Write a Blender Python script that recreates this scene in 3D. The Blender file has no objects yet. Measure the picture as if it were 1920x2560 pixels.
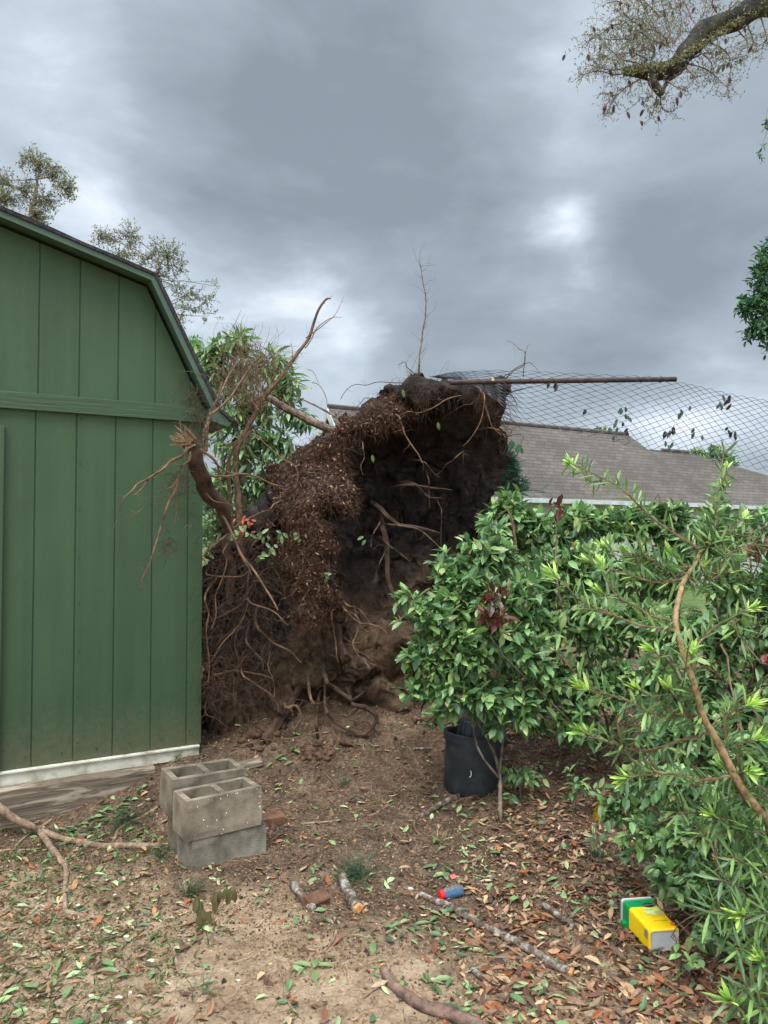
import bpy, math, random
from mathutils import Vector, noise, Matrix, Quaternion
import numpy as np
R = math.radians
rnd = random.Random(7)
SC = bpy.context.scene
COL = SC.collection
# ------------------------------------------------------------------ camera
H = 1.6; F = 1849.0; PITCH = math.atan(55/F)
cam = bpy.data.cameras.new("camera"); cam.sensor_fit = 'VERTICAL'; cam.sensor_height = 36.0
cam.lens = F/2560*36; cam.clip_start = .05; cam.clip_end = 2000
camo = bpy.data.objects.new("camera", cam); COL.objects.link(camo)
camo.location = (0, 0, H); camo.rotation_euler = (R(90)+PITCH, 0, 0)
SC.camera = camo

def ray(px, py):
    u = (px-960)/F; v = (1280-py)/F
    return Vector((u, math.cos(PITCH)-v*math.sin(PITCH), math.sin(PITCH)+v*math.cos(PITCH)))
def P(px, py, Y):
    r = ray(px, py); return Vector((0, 0, H)) + r*(Y/r.y)

# ------------------------------------------------------------------ world: overcast sky
SUN_EL, SUN_ROT = 58, 200
w = bpy.data.worlds.new("World"); SC.world = w; w.use_nodes = True
nt = w.node_tree; nt.nodes.clear()
def N(nt, t, **k):
    n = nt.nodes.new(t)
    for a, b in k.items(): setattr(n, a, b)
    return n
def math_(nt, op, a, b=None, c=None, clamp=False):
    n = N(nt, 'ShaderNodeMath', operation=op); n.use_clamp = clamp
    for i, x in enumerate((a, b, c)):
        if x is None: continue
        if isinstance(x, (int, float)): n.inputs[i].default_value = x
        else: nt.links.new(x, n.inputs[i])
    return n.outputs[0]
out = N(nt, 'ShaderNodeOutputWorld'); bg = N(nt, 'ShaderNodeBackground'); bg.inputs[1].default_value = .1
nt.links.new(bg.outputs[0], out.inputs[0])
sky = N(nt, 'ShaderNodeTexSky', sky_type='NISHITA'); sky.sun_disc = False
sky.sun_elevation = R(SUN_EL); sky.sun_rotation = R(SUN_ROT); sky.dust_density = 3
geo = N(nt, 'ShaderNodeNewGeometry')
vneg = N(nt, 'ShaderNodeVectorMath', operation='SCALE'); vneg.inputs['Scale'].default_value = -1
nt.links.new(geo.outputs['Incoming'], vneg.inputs[0]); DIR = vneg.outputs[0]
nz = N(nt, 'ShaderNodeTexNoise'); nz.inputs['Scale'].default_value = 3.2; nz.inputs['Detail'].default_value = 5; nz.inputs['Roughness'].default_value = .5
mp = N(nt, 'ShaderNodeMapping'); mp.inputs['Scale'].default_value = (1, 1, 2.0); nt.links.new(DIR, mp.inputs[0]); nt.links.new(mp.outputs[0], nz.inputs[0])
sub = N(nt, 'ShaderNodeVectorMath', operation='SUBTRACT'); nt.links.new(nz.outputs['Color'], sub.inputs[0]); sub.inputs[1].default_value = (.5, .5, .5)
sc_ = N(nt, 'ShaderNodeVectorMath', operation='SCALE'); sc_.inputs['Scale'].default_value = .30; nt.links.new(sub.outputs[0], sc_.inputs[0])
add = N(nt, 'ShaderNodeVectorMath', operation='ADD'); nt.links.new(DIR, add.inputs[0]); nt.links.new(sc_.outputs[0], add.inputs[1])
WD = add.outputs[0]
tot = None
# thin and thick places of the cloud sheet: (px, py) -> direction, angular size in px, strength
for (bx, by, s, a) in [
    (-60, -40, 300, .35), (330, 590, 190, .42), (130, 520, 170, .25), (560, 700, 150, .14), (620, 180, 320, -.22), (620, 500, 230, -.28), (1000, 430, 260, -.22),
    (1345, 600, 130, .58), (1290, 560, 70, .18), (1420, 600, 80, .18), (1330, 670, 100, .14), (1180, 790, 150, -.34), (1480, 800, 190, -.32), (1750, 560, 280, -.24), (1740, 790, 170, -.12),
    (800, 800, 150, .30), (760, 960, 230, .28), (950, 860, 110, .22), (500, 850, 160, .2), (1800, 960, 190, .42), (1500, 1020, 170, .12), (1200, 560, 110, .12),
    (1470, 230, 230, .22), (1620, 360, 130, .1), (200, 260, 260, .02), (1000, 130, 250, -.10), (1550, 480, 150, -.1), (880, 650, 150, -.22), (1900, 1080, 150, .12)]:
    d = ray(bx, by).normalized(); k = (F/s)**2
    dt = N(nt, 'ShaderNodeVectorMath', operation='DISTANCE'); nt.links.new(WD, dt.inputs[0]); dt.inputs[1].default_value = d
    q = math_(nt, 'MULTIPLY', dt.outputs['Value'], dt.outputs['Value'])
    g = math_(nt, 'EXPONENT', math_(nt, 'MULTIPLY', q, -k))
    tot = math_(nt, 'MULTIPLY_ADD', g, a, tot if tot is not None else .40)
nz2 = N(nt, 'ShaderNodeTexNoise'); nz2.inputs['Scale'].default_value = 4.2; nz2.inputs['Detail'].default_value = 9; nz2.inputs['Roughness'].default_value = .56; nz2.inputs['Distortion'].default_value = .25
nt.links.new(mp.outputs[0], nz2.inputs[0])
tot = math_(nt, 'ADD', tot, math_(nt, 'MULTIPLY', math_(nt, 'SUBTRACT', nz2.outputs[0], .5), 1.2))
ramp = N(nt, 'ShaderNodeValToRGB'); nt.links.new(tot, ramp.inputs[0])
e = ramp.color_ramp.elements
e[0].position = 0; e[0].color = (.225, .268, .308, 1); e[1].position = 1; e[1].color = (.82, .87, .94, 1)
m = e.new(.45); m.color = (.345, .402, .456, 1); m = e.new(.72); m.color = (.50, .575, .655, 1)
mix = N(nt, 'ShaderNodeMixRGB'); mix.inputs[0].default_value = .9
x10 = N(nt, 'ShaderNodeVectorMath', operation='SCALE'); x10.inputs['Scale'].default_value = 10; nt.links.new(ramp.outputs[0], x10.inputs[0])
nt.links.new(sky.outputs[0], mix.inputs[1]); nt.links.new(x10.outputs[0], mix.inputs[2])
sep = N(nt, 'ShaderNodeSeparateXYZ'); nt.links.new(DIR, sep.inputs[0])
mr = N(nt, 'ShaderNodeMapRange', interpolation_type='SMOOTHSTEP'); nt.links.new(sep.outputs[2], mr.inputs[0])   # zenith out of view, brightened to add light to the scene
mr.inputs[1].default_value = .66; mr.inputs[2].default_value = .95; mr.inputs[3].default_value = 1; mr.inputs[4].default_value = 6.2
mr2 = N(nt, 'ShaderNodeMapRange', interpolation_type='SMOOTHSTEP'); nt.links.new(sep.outputs[1], mr2.inputs[0])  # sky behind the camera boosted too, as added fill light
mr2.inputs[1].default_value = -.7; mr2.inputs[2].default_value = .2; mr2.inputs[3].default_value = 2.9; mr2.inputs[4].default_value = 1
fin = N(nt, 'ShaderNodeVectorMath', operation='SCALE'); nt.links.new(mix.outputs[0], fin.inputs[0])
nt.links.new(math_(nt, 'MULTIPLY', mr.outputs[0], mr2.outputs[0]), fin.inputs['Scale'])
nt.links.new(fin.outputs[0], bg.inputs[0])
# ------------------------------------------------------------------ sun behind the clouds
sl = bpy.data.lights.new("sun", 'SUN'); sl.energy = 1.3; sl.angle = R(35); sl.color = (1, .95, .88)
so = bpy.data.objects.new("sun", sl); COL.objects.link(so)
az = R(SUN_ROT); sd = Vector((math.sin(az)*math.cos(R(SUN_EL)), math.cos(az)*math.cos(R(SUN_EL)), math.sin(R(SUN_EL))))
so.rotation_euler = sd.to_track_quat('Z', 'Y').to_euler(); so.location = (0, 0, 12)
SC.view_settings.view_transform = 'Standard'; SC.view_settings.look = 'None'
SC.view_settings.exposure = .42; SC.view_settings.gamma = 1

# ------------------------------------------------------------------ helpers
def s2l(c): c /= 255; return c/12.92 if c <= .04045 else ((c+.055)/1.055)**2.4
def rgb(r, g, b, k=1.0): return (s2l(r)*k, s2l(g)*k, s2l(b)*k)
def mat(name, c1, c2=None, scale=8, rough=.8, bump=.3, bscale=None, c3=None, spec=.3, stretch=(1, 1, 1), attr=False, trans=0, detail=8, bdist=.02, metal=0):
    m = bpy.data.materials.new(name); m.use_nodes = True; t = m.node_tree; b = t.nodes['Principled BSDF']
    b.inputs['Roughness'].default_value = rough; b.inputs['Specular IOR Level'].default_value = spec; b.inputs['Metallic'].default_value = metal
    tc = N(t, 'ShaderNodeTexCoord'); mpn = N(t, 'ShaderNodeMapping'); mpn.inputs['Scale'].default_value = stretch
    t.links.new(tc.outputs['Object'], mpn.inputs[0])
    n1 = N(t, 'ShaderNodeTexNoise'); n1.inputs['Scale'].default_value = scale; n1.inputs['Detail'].default_value = detail; n1.inputs['Roughness'].default_value = .62
    t.links.new(mpn.outputs[0], n1.inputs[0])
    if attr:
        a = N(t, 'ShaderNodeAttribute', attribute_name='col')
        mx = N(t, 'ShaderNodeMixRGB', blend_type='MULTIPLY'); mx.inputs[0].default_value = 1
        rp = N(t, 'ShaderNodeValToRGB'); rp.color_ramp.elements[0].position = .3; rp.color_ramp.elements[1].position = .7
        rp.color_ramp.elements[0].color = (.72, .72, .72, 1); rp.color_ramp.elements[1].color = (1.2, 1.2, 1.15, 1)
        t.links.new(n1.outputs[0], rp.inputs[0]); t.links.new(a.outputs['Color'], mx.inputs[1]); t.links.new(rp.outputs[0], mx.inputs[2])
        cs = mx.outputs[0]
    else:
        rp = N(t, 'ShaderNodeValToRGB'); el = rp.color_ramp.elements
        el[0].position = .33; el[0].color = (*c1, 1); el[1].position = .67; el[1].color = (*(c2 or c1), 1)
        if c3: q = el.new(.5); q.color = (*c3, 1)
        t.links.new(n1.outputs[0], rp.inputs[0]); cs = rp.outputs[0]
    t.links.new(cs, b.inputs['Base Color'])
    if bump:
        n2 = N(t, 'ShaderNodeTexNoise'); n2.inputs['Scale'].default_value = bscale or scale*4; n2.inputs['Detail'].default_value = 6; n2.inputs['Roughness'].default_value = .65
        t.links.new(mpn.outputs[0], n2.inputs[0])
        bp = N(t, 'ShaderNodeBump'); bp.inputs['Strength'].default_value = bump; bp.inputs['Distance'].default_value = bdist
        t.links.new(n2.outputs[0], bp.inputs['Height']); t.links.new(bp.outputs[0], b.inputs['Normal'])
    if trans:
        tr = N(t, 'ShaderNodeBsdfTranslucent'); t.links.new(cs, tr.inputs[0]); ms = N(t, 'ShaderNodeMixShader'); ms.inputs[0].default_value = trans
        t.links.new(b.outputs[0], ms.inputs[1]); t.links.new(tr.outputs[0], ms.inputs[2])
        t.links.new(ms.outputs[0], t.nodes['Material Output'].inputs[0])
    return m

def tag(o, label=None, cat=None, group=None, kind=None):
    if label: o['label'] = label
    if cat: o['category'] = cat
    if group: o['group'] = group
    if kind: o['kind'] = kind
    return o
def empty(name, loc, label, cat, group=None):
    o = bpy.data.objects.new(name, None); COL.objects.link(o); o.location = loc; o.empty_display_size = .1
    return tag(o, label, cat, group)

class MB:
    def __init__(s): s.v = []; s.f = []; s.c = []; s.mi = []; s.m = 0; s.col = (1, 1, 1)
    def vert(s, p, c=None): s.v.append((p[0], p[1], p[2])); s.c.append(c or s.col); return len(s.v)-1
    def face(s, *i): s.f.append(i); s.mi.append(s.m)
    def box(s, M, sx, sy, sz):          # box centred on M (Matrix)
        b = len(s.v)
        for dx in (-.5, .5):
            for dy in (-.5, .5):
                for dz in (-.5, .5): s.vert(M @ Vector((dx*sx, dy*sy, dz*sz)))
        for q in ((0, 1, 3, 2), (4, 6, 7, 5), (0, 4, 5, 1), (2, 3, 7, 6), (0, 2, 6, 4), (1, 5, 7, 3)): s.face(*[b+i for i in q])
    def tube(s, pts, rad, n=6, wob=0, cap=True, sm=3, seed=None):
        pts = [Vector(p) for p in pts]
        if not isinstance(rad, (list, tuple)): rad = [rad]*len(pts)
        if len(rad) == 2 and len(pts) != 2: rad = [rad[0]+(rad[1]-rad[0])*i/(len(pts)-1) for i in range(len(pts))]
        if sm > 1 and len(pts) > 2:
            q, rr = [], []
            for i in range(len(pts)-1):
                p0 = pts[max(i-1, 0)]; p1 = pts[i]; p2 = pts[i+1]; p3 = pts[min(i+2, len(pts)-1)]
                for k in range(sm):
                    t = k/sm; t2 = t*t; t3 = t2*t
                    q.append(.5*((2*p1)+(p2-p0)*t+(2*p0-5*p1+4*p2-p3)*t2+(3*p1-p0-3*p2+p3)*t3)); rr.append(rad[i]+(rad[i+1]-rad[i])*t)
            q.append(pts[-1]); rr.append(rad[-1]); pts, rad = q, rr
        if wob:
            off = rnd.random()*99
            pts = [p+noise.noise_vector(p*7+Vector((off, 0, 0)))*wob*(1 if 0 < i < len(pts)-1 else .2) for i, p in enumerate(pts)]
        ref = None; rings = []
        for i, p in enumerate(pts):
            d = (pts[min(i+1, len(pts)-1)]-pts[max(i-1, 0)])
            if d.length < 1e-9: d = Vector((0, 0, 1))
            d.normalize()
            if ref is None: ref = d.orthogonal().normalized()
            ref = (ref-d*ref.dot(d))
            if ref.length < 1e-6: ref = d.orthogonal()
            ref.normalize(); b = d.cross(ref)
            r = rad[i]; ring = []
            for k in range(n):
                a = 2*math.pi*k/n; rr = r*(1+.18*noise.noise(p*30+Vector((k*3.1, 0, 0)))) if n > 4 else r
                ring.append(s.vert(p+(ref*math.cos(a)+b*math.sin(a))*rr))
            rings.append(ring)
        for a, b in zip(rings, rings[1:]):
            for k in range(n): s.face(a[k], a[(k+1) % n], b[(k+1) % n], b[k])
        if cap: s.face(*rings[0][::-1]); s.face(*rings[-1])
        return pts
    def leaf(s, p, d, up, L, W, col, curl=.2, fold=.25, simple=False):
        d = d.normalized(); sd = d.cross(up)
        if sd.length < 1e-4: sd = d.orthogonal()
        sd.normalize(); nn = sd.cross(d)
        def at(t, w, z): return p+d*(L*t)+sd*(W*w)+nn*(z*L-curl*L*t*t)
        if simple:
            a = s.vert(p, col); b = s.vert(at(.5, .5, fold*.2), col); c = s.vert(at(1, 0, 0), col); e = s.vert(at(.5, -.5, fold*.2), col)
            s.face(a, b, c); s.face(a, c, e); return
        z = fold*W/L*.5
        I = [s.vert(x, col) for x in (p, at(.3, .42, z), at(.3, 0, 0), at(.3, -.42, z), at(.68, .44, z), at(.68, 0, 0), at(.68, -.44, z), at(1, 0, 0))]
        s.face(I[0], I[1], I[2]); s.face(I[0], I[2], I[3]); s.face(I[1], I[4], I[5], I[2]); s.face(I[2], I[5], I[6], I[3]); s.face(I[4], I[7], I[5]); s.face(I[5], I[7], I[6])
    def build(s, name, mats, parent=None, smooth=False, origin=None, colattr=False):
        me = bpy.data.meshes.new(name)
        o = bpy.data.objects.new(name, me); COL.objects.link(o)
        off = Vector((0, 0, 0))
        if parent is not None: off = Vector(parent.matrix_world.translation) if False else wloc(parent)
        elif origin is not None: off = Vector(origin)
        arr = np.array(s.v, dtype=np.float64).reshape(-1, 3) - np.array(off)
        me.from_pydata(arr.tolist(), [], s.f)
        for mm in (mats if isinstance(mats, (list, tuple)) else [mats]): me.materials.append(mm)
        if any(s.mi): me.polygons.foreach_set('material_index', s.mi)
        if smooth: me.polygons.foreach_set('use_smooth', [True]*len(me.polygons))
        if colattr:
            at = me.color_attributes.new('col', 'FLOAT_COLOR', 'POINT')
            at.data.foreach_set('color', np.c_[np.array(s.c), np.ones(len(s.c))].ravel())
        me.update()
        if parent is not None: o.parent = parent
        else: o.location = off
        return o
def wloc(o):
    v = Vector((0, 0, 0))
    while o is not None: v = v+Vector(o.location); o = o.parent
    return v
def rv(a=1.0): return Vector((rnd.gauss(0, a), rnd.gauss(0, a), rnd.gauss(0, a)))
def vary(c, a=.2):
    k = 1+rnd.uniform(-a, a); return (c[0]*k*(1+rnd.uniform(-a, a)*.3), c[1]*k, c[2]*k*(1+rnd.uniform(-a, a)*.4))

# ------------------------------------------------------------------ materials
M_leaf = mat("foliage_leaf", None, attr=True, scale=25, rough=.38, bump=0, trans=.32, spec=.5)
M_litter = mat("dry_leaf", None, attr=True, scale=60, rough=.7, bump=0, spec=.25)
M_bark = mat("grey_brown_bark", rgb(62, 52, 44), rgb(140, 122, 104), 22, .9, .8, 60, stretch=(1, 1, .5), bdist=.01)
M_lichen = mat("lichen_bark", rgb(50, 42, 36), rgb(165, 160, 148), 28, .9, .9, 50, c3=rgb(98, 82, 68), bdist=.012)
M_moss = mat("mossy_bark", rgb(30, 30, 30), rgb(88, 90, 70), 7, .95, 1, 30, c3=rgb(52, 50, 46), bdist=.03)
M_twig = mat("brown_twig", rgb(75, 58, 44), rgb(130, 104, 80), 30, .85, .3)
M_root = mat("root_bark", rgb(54, 39, 30), rgb(126, 98, 72), 12, .85, .5, 60, bdist=.006)
M_rootdark = mat("dark_root_bark", rgb(40, 30, 25), rgb(88, 66, 50), 14, .9, .6, 60, bdist=.008)
M_green = mat("green_shed_paint", rgb(65, 89, 61, .66), rgb(73, 100, 67, .66), 1.3, .55, .55, 70, stretch=(1, 1, .6), spec=.3, bdist=.004)

# weathering of the painted boards: rain streaks and earth splashed up the foot
t = M_green.node_tree; b = t.nodes['Principled BSDF']; lk = b.inputs['Base Color'].links[0].from_socket
geo = N(t, 'ShaderNodeNewGeometry'); mpn = N(t, 'ShaderNodeMapping'); mpn.inputs['Scale'].default_value = (14, 14, .7); t.links.new(geo.outputs['Position'], mpn.inputs[0])
n1 = N(t, 'ShaderNodeTexNoise'); n1.inputs['Scale'].default_value = 1; n1.inputs['Detail'].default_value = 7; t.links.new(mpn.outputs[0], n1.inputs[0])
rp = N(t, 'ShaderNodeValToRGB'); rp.color_ramp.elements[0].position = .3; rp.color_ramp.elements[0].color = (.88, .88, .89, 1); rp.color_ramp.elements[1].position = .62; rp.color_ramp.elements[1].color = (1.04, 1.04, 1.02, 1); t.links.new(n1.outputs[0], rp.inputs[0])
mx = N(t, 'ShaderNodeMixRGB', blend_type='MULTIPLY'); mx.inputs[0].default_value = 1; t.links.new(lk, mx.inputs[1]); t.links.new(rp.outputs[0], mx.inputs[2])
sp = N(t, 'ShaderNodeSeparateXYZ'); t.links.new(geo.outputs['Position'], sp.inputs[0])
n2 = N(t, 'ShaderNodeTexNoise'); n2.inputs['Scale'].default_value = 26; n2.inputs['Detail'].default_value = 8; n2.inputs['Roughness'].default_value = .75; t.links.new(geo.outputs['Position'], n2.inputs[0])
spz = math_(t, 'ADD', sp.outputs[2], math_(t, 'MULTIPLY', n2.outputs[0], -.9))
mrr = N(t, 'ShaderNodeMapRange'); t.links.new(spz, mrr.inputs[0]); mrr.inputs[1].default_value = -.28; mrr.inputs[2].default_value = .06; mrr.inputs[3].default_value = .5; mrr.inputs[4].default_value = 0
mx3 = N(t, 'ShaderNodeMixRGB'); t.links.new(mrr.outputs[0], mx3.inputs[0]); t.links.new(mx.outputs[0], mx3.inputs[1]); mx3.inputs[2].default_value = (*rgb(104, 92, 70), 1); t.links.new(mx3.outputs[0], b.inputs['Base Color'])
# ------------------------------------------------------------------ ground
def sm(a, b, x):
    t = min(1, max(0, (x-a)/(b-a))); return t*t*(3-2*t)
def gz(x, y):
    near = 1-sm(8, 14, y)
    z = .03*noise.noise(Vector((x*.8, y*.8, 0)))*near
    # churned soil in the middle and up to the root plate
    c = sm(3.1, 3.8, y+.35*noise.noise(Vector((x*1.3, y*1.3, 5))))*(1-sm(9, 12, y))*sm(-1.9, -1.2, x+ (0.5 if y > 4.6 else 0))
    z += c*(.035*noise.noise(Vector((x*3.2, y*3.2, 1)))+.022*abs(noise.noise(Vector((x*9, y*9, 2))))+.010*noise.noise(Vector((x*24, y*24, 3))))
    z += near*(.006*noise.noise(Vector((x*12, y*12, 7)))+.004*noise.noise(Vector((x*31, y*31, 9))))
    z += near*.10*sm(4.3, 5.0, y)-.15*math.exp(-(((x+1.95)/.85)**2+((y-4.2)/.5)**2))
    z += .13*sm(4.75, 5.15, y+.12*noise.noise(Vector((x*2.5, y*2, 4))))*sm(-1.25, -.9, x)*(1-sm(1.2, 2.2, x))*(1-sm(7, 9, y))*(1+.4*noise.noise(Vector((x*7, y*7, 12))))
    # mound under the uprooted plate
    dx = (x+.3)/2.0; dy = (y-6.3)/1.1; z += .22*math.exp(-(dx*dx+dy*dy)*1.1)
    return z
def G(px, py, dz=0.0):
    r = ray(px, py).normalized(); c0 = Vector((0, 0, H)); t_ = 1.2
    while t_ < 30:
        p = c0+r*t_
        if p.z < gz(p.x, p.y)+dz: break
        t_ += .06
    a, b_ = t_-.06, t_
    for _ in range(6):
        m_ = (a+b_)/2; p = c0+r*m_
        if p.z < gz(p.x, p.y)+dz: b_ = m_
        else: a = m_
    return c0+r*b_
def axis(segs, far):
    a = []
    for x0, x1, st in segs:
        n = max(1, round((x1-x0)/st)); a += [x0+(x1-x0)*i/n for i in range(n)]
    a.append(segs[-1][1])
    lo = [a[0]-k for k in far][::-1]; hi = [a[-1]+k for k in far]
    return lo+a+hi
far = [.3, .8, 1.8, 4, 9, 20, 45, 100, 220, 450]
xs = axis([(-3.2, -2.4, .06), (-2.4, 2.8, .022), (2.8, 5, .08)], far)
ys = axis([(.5, 2.0, .1), (2.0, 5.0, .022), (5.0, 7.5, .04), (7.5, 12, .2)], far)
g = MB()
for y in ys:
    for x in xs: g.v.append((x, y, gz(x, y) if (-6 < x < 8 and -2 < y < 16) else 0)); g.c.append((1, 1, 1))
nx = len(xs)
for j in range(len(ys)-1):
    for i in range(nx-1): g.f.append((j*nx+i, j*nx+i+1, (j+1)*nx+i+1, (j+1)*nx+i)); g.mi.append(0)
mg = bpy.data.materials.new("sandy_soil"); mg.use_nodes = True; t = mg.node_tree; b = t.nodes['Principled BSDF']
b.inputs['Roughness'].default_value = .95; b.inputs['Specular IOR Level'].default_value = .15
geo = N(t, 'ShaderNodeNewGeometry'); pos = geo.outputs['Position']
def nse(sc, det=6, ro=.6, dist=0):
    n = N(t, 'ShaderNodeTexNoise'); n.inputs['Scale'].default_value = sc; n.inputs['Detail'].default_value = det; n.inputs['Roughness'].default_value = ro
    n.inputs['Distortion'].default_value = dist; t.links.new(pos, n.inputs[0]); return n.outputs[0]
def rampn(val, stops):
    r = N(t, 'ShaderNodeValToRGB'); el = r.color_ramp.elements
    el[0].position = stops[0][0]; el[0].color = (*stops[0][1], 1); el[1].position = stops[-1][0]; el[1].color = (*stops[-1][1], 1)
    for p_, c_ in stops[1:-1]: q = el.new(p_); q.color = (*c_, 1)
    t.links.new(val, r.inputs[0]); return r.outputs[0]
sand = rampn(math_(t, 'ADD', math_(t, 'MULTIPLY', nse(5, 9, .7), .5), math_(t, 'MULTIPLY', nse(60, 8, .8), .5)), [(.36, rgb(88, 70, 54)), (.47, rgb(160, 134, 106)), (.60, rgb(200, 174, 142))])
dirt = rampn(math_(t, 'ADD', math_(t, 'MULTIPLY', nse(6, 9, .72), .5), math_(t, 'MULTIPLY', nse(48, 8, .8), .5)), [(.36, rgb(50, 40, 33)), (.5, rgb(98, 79, 63)), (.64, rgb(146, 122, 98))])
sp = N(t, 'ShaderNodeSeparateXYZ'); t.links.new(pos, sp.inputs[0])
# the bare sandy patch lies near the camera on the left, brown earth further in
yy = math_(t, 'ADD', sp.outputs[1], math_(t, 'MULTIPLY', sp.outputs[0], .35))
yy = math_(t, 'ADD', yy, math_(t, 'MULTIPLY', math_(t, 'SUBTRACT', nse(2.2, 7, .62, .5), .5), 2.2))
mrn = N(t, 'ShaderNodeMapRange', interpolation_type='SMOOTHSTEP'); t.links.new(yy, mrn.inputs[0]); mrn.inputs[1].default_value = 2.75; mrn.inputs[2].default_value = 3.35
mx = N(t, 'ShaderNodeMixRGB'); t.links.new(mrn.outputs[0], mx.inputs[0]); t.links.new(sand, mx.inputs[1]); t.links.new(dirt, mx.inputs[2])
# further off: lawn
mr3 = N(t, 'ShaderNodeMapRange'); t.links.new(sp.outputs[1], mr3.inputs[0]); mr3.inputs[1].default_value = 9; mr3.inputs[2].default_value = 12
lawn = rampn(nse(3, 8), [(.3, rgb(60, 78, 42)), (.7, rgb(104, 116, 66))])
mx2 = N(t, 'ShaderNodeMixRGB'); t.links.new(mr3.outputs[0], mx2.inputs[0]); t.links.new(mx.outputs[0], mx2.inputs[1]); t.links.new(lawn, mx2.inputs[2])
t.links.new(mx2.outputs[0], b.inputs['Base Color'])
bp = N(t, 'ShaderNodeBump'); bp.inputs['Strength'].default_value = 1; bp.inputs['Distance'].default_value = .02
t.links.new(nse(55, 10, .8), bp.inputs['Height']); t.links.new(bp.outputs[0], b.inputs['Normal'])
tag(g.build("ground", mg, smooth=True), kind='structure')

# ------------------------------------------------------------------ shed
sh_d = Vector((math.sin(R(61)), math.cos(R(61)), 0)); sh_n = Vector((sh_d.y, -sh_d.x, 0))     # along the wall / out of the wall towards the camera
cor = P(502, 1886, 5.0); cor.z = 0
def SW(t_, o_, z_): return cor+sh_d*t_+sh_n*o_+Vector((0, 0, z_))        # t along wall from the corner (negative = left), o out of the wall
def SHIT(px, py, o_):                                                     # pixel -> (t, z) on the plane o_ metres in front of the wall
    r = ray(px, py); p0 = cor+sh_n*o_; k = (p0-Vector((0, 0, H))).dot(sh_n)/r.dot(sh_n); p = Vector((0, 0, H))+r*k
    return (p-p0).dot(sh_d), p.z
shed = empty("garden_shed", cor, "dark green gambrel roofed garden shed with grooved board siding", "shed")
z_sid = SHIT(502, 1858, 0)[1]; z_band0 = SHIT(466, 1053, .03)[1]; z_band1 = SHIT(466, 1015, .03)[1]
OV = .16
k0 = SHIT(0, 541, OV); k1 = SHIT(378, 700, OV); k2 = SHIT(533, 1030, OV)       # lower edge of the fascia board
sl0 = (k1[1]-k0[1])/(k1[0]-k0[0])
RID = k1[0]-1.15; ridz = k1[1]-1.15*sl0
prof = [(RID, ridz), k1, k2, (k2[0]+.10, k2[1]-.085)]
full = [(2*RID-a, b_) for a, b_ in prof[:0:-1]]+prof
WT0 = 2*RID; SHL = 3.2
def fx(f): return f
# grooved siding sheet: lower and upper
mb = MB()
def roofz(t_):
    tt = t_ if t_ >= RID else 2*RID-t_
    if tt <= k1[0]: return ridz+(tt-RID)*sl0
    return k1[1]+(tt-k1[0])*(k2[1]-k1[1])/(k2[0]-k1[0])
def siding(mb, ta, tb, z0, z1f, pitch, phase, o_):
    gw = .009; gd = .008; edges = []
    x = ta
    gs = sorted([phase-pitch*i for i in range(60) if ta < phase-pitch*i < tb])
    pr = [(ta, o_)]
    for g_ in gs: pr += [(g_-gw/2, o_), (g_-gw/2+.002, o_-gd), (g_+gw/2-.002, o_-gd), (g_+gw/2, o_)]
    for kx in (k1[0], RID, 2*RID-k1[0]):
        if ta < kx < tb: pr.append((kx, o_))
    pr.append((tb, o_)); pr.sort(key=lambda q: q[0])
    for (a, oa), (b_, ob) in zip(pr, pr[1:]):
        if b_-a < 1e-6: continue
        za, zb = z1f(a), z1f(b_)
        I = [mb.vert(SW(a, oa, z0)), mb.vert(SW(b_, ob, z0)), mb.vert(SW(b_, ob, zb)), mb.vert(SW(a, oa, za))]; mb.face(*I)
siding(mb, WT0, -.0, z_sid, lambda q: z_band0+.02, .2325, -.10, 0)
siding(mb, WT0, .012, z_band0+.02, lambda q: max(z_band0+.021, roofz(q)+.0), .2325, -.09, .006)
# side and back walls so that the shed is a closed body
for a, b_ in ((SW(0, 0, 0), SW(0, -SHL, 0)), (SW(0, -SHL, 0), SW(WT0, -SHL, 0)), (SW(WT0, -SHL, 0), SW(WT0, 0, 0))):
    I = [mb.vert(a+Vector((0, 0, z_sid))), mb.vert(b_+Vector((0, 0, z_sid))), mb.vert(b_+Vector((0, 0, z_band0+.1))), mb.vert(a+Vector((0, 0, z_band0+.1)))]; mb.face(*I)
I = [mb.vert(SW(a, -SHL, b_)) for a, b_ in full[1:-1]]; mb.face(*I)
mb.build("wall", M_green, shed)
# nail heads in rows beside the joints
nm = mat("nail_head", rgb(30, 40, 32), rgb(44, 54, 44), 20, .6, 0)
nb = MB()
for tt in (-.10, -.10-.2325*3, -.10-.2325*5):
    for k in range(8):
        p = SW(tt+.025+rnd.uniform(-.004, .004), .0045, z_sid+.1+.29*k+rnd.uniform(-.01, .01))
        nb = MB(); nb.tube([p-sh_n*.003, p+sh_n*.001], .0042, 6, sm=1); nb.build("nail", nm, shed)
for k in range(7):
    p = SW(-.06-.2*k, .0045, z_sid+.06+rnd.uniform(-.004, .004)); nb = MB(); nb.tube([p-sh_n*.003, p+sh_n*.001], .004, 6, sm=1); nb.build("nail", nm, shed)
def wall_box(name, t0, t1, z0, z1, o0, o1, m, par, bev=.003, sag=0):
    q = MB(); n = 24
    for i in range(n+1):
        tt = t0+(t1-t0)*i/n
        for (o_, z_) in ((o0, z0), (o1, z0), (o1, z1-bev), (o1-bev, z1), (o0, z1)): q.vert(SW(tt, o_, z_+sag*0))
    for i in range(n):
        for k in range(5): q.face(i*5+k, i*5+(k+1) % 5, (i+1)*5+(k+1) % 5, (i+1)*5+k)
    q.face(0, 1, 2, 3, 4)
    q.face(*[n*5+k for k in (4, 3, 2, 1, 0)])
    return q.build(name, m, par)
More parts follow.
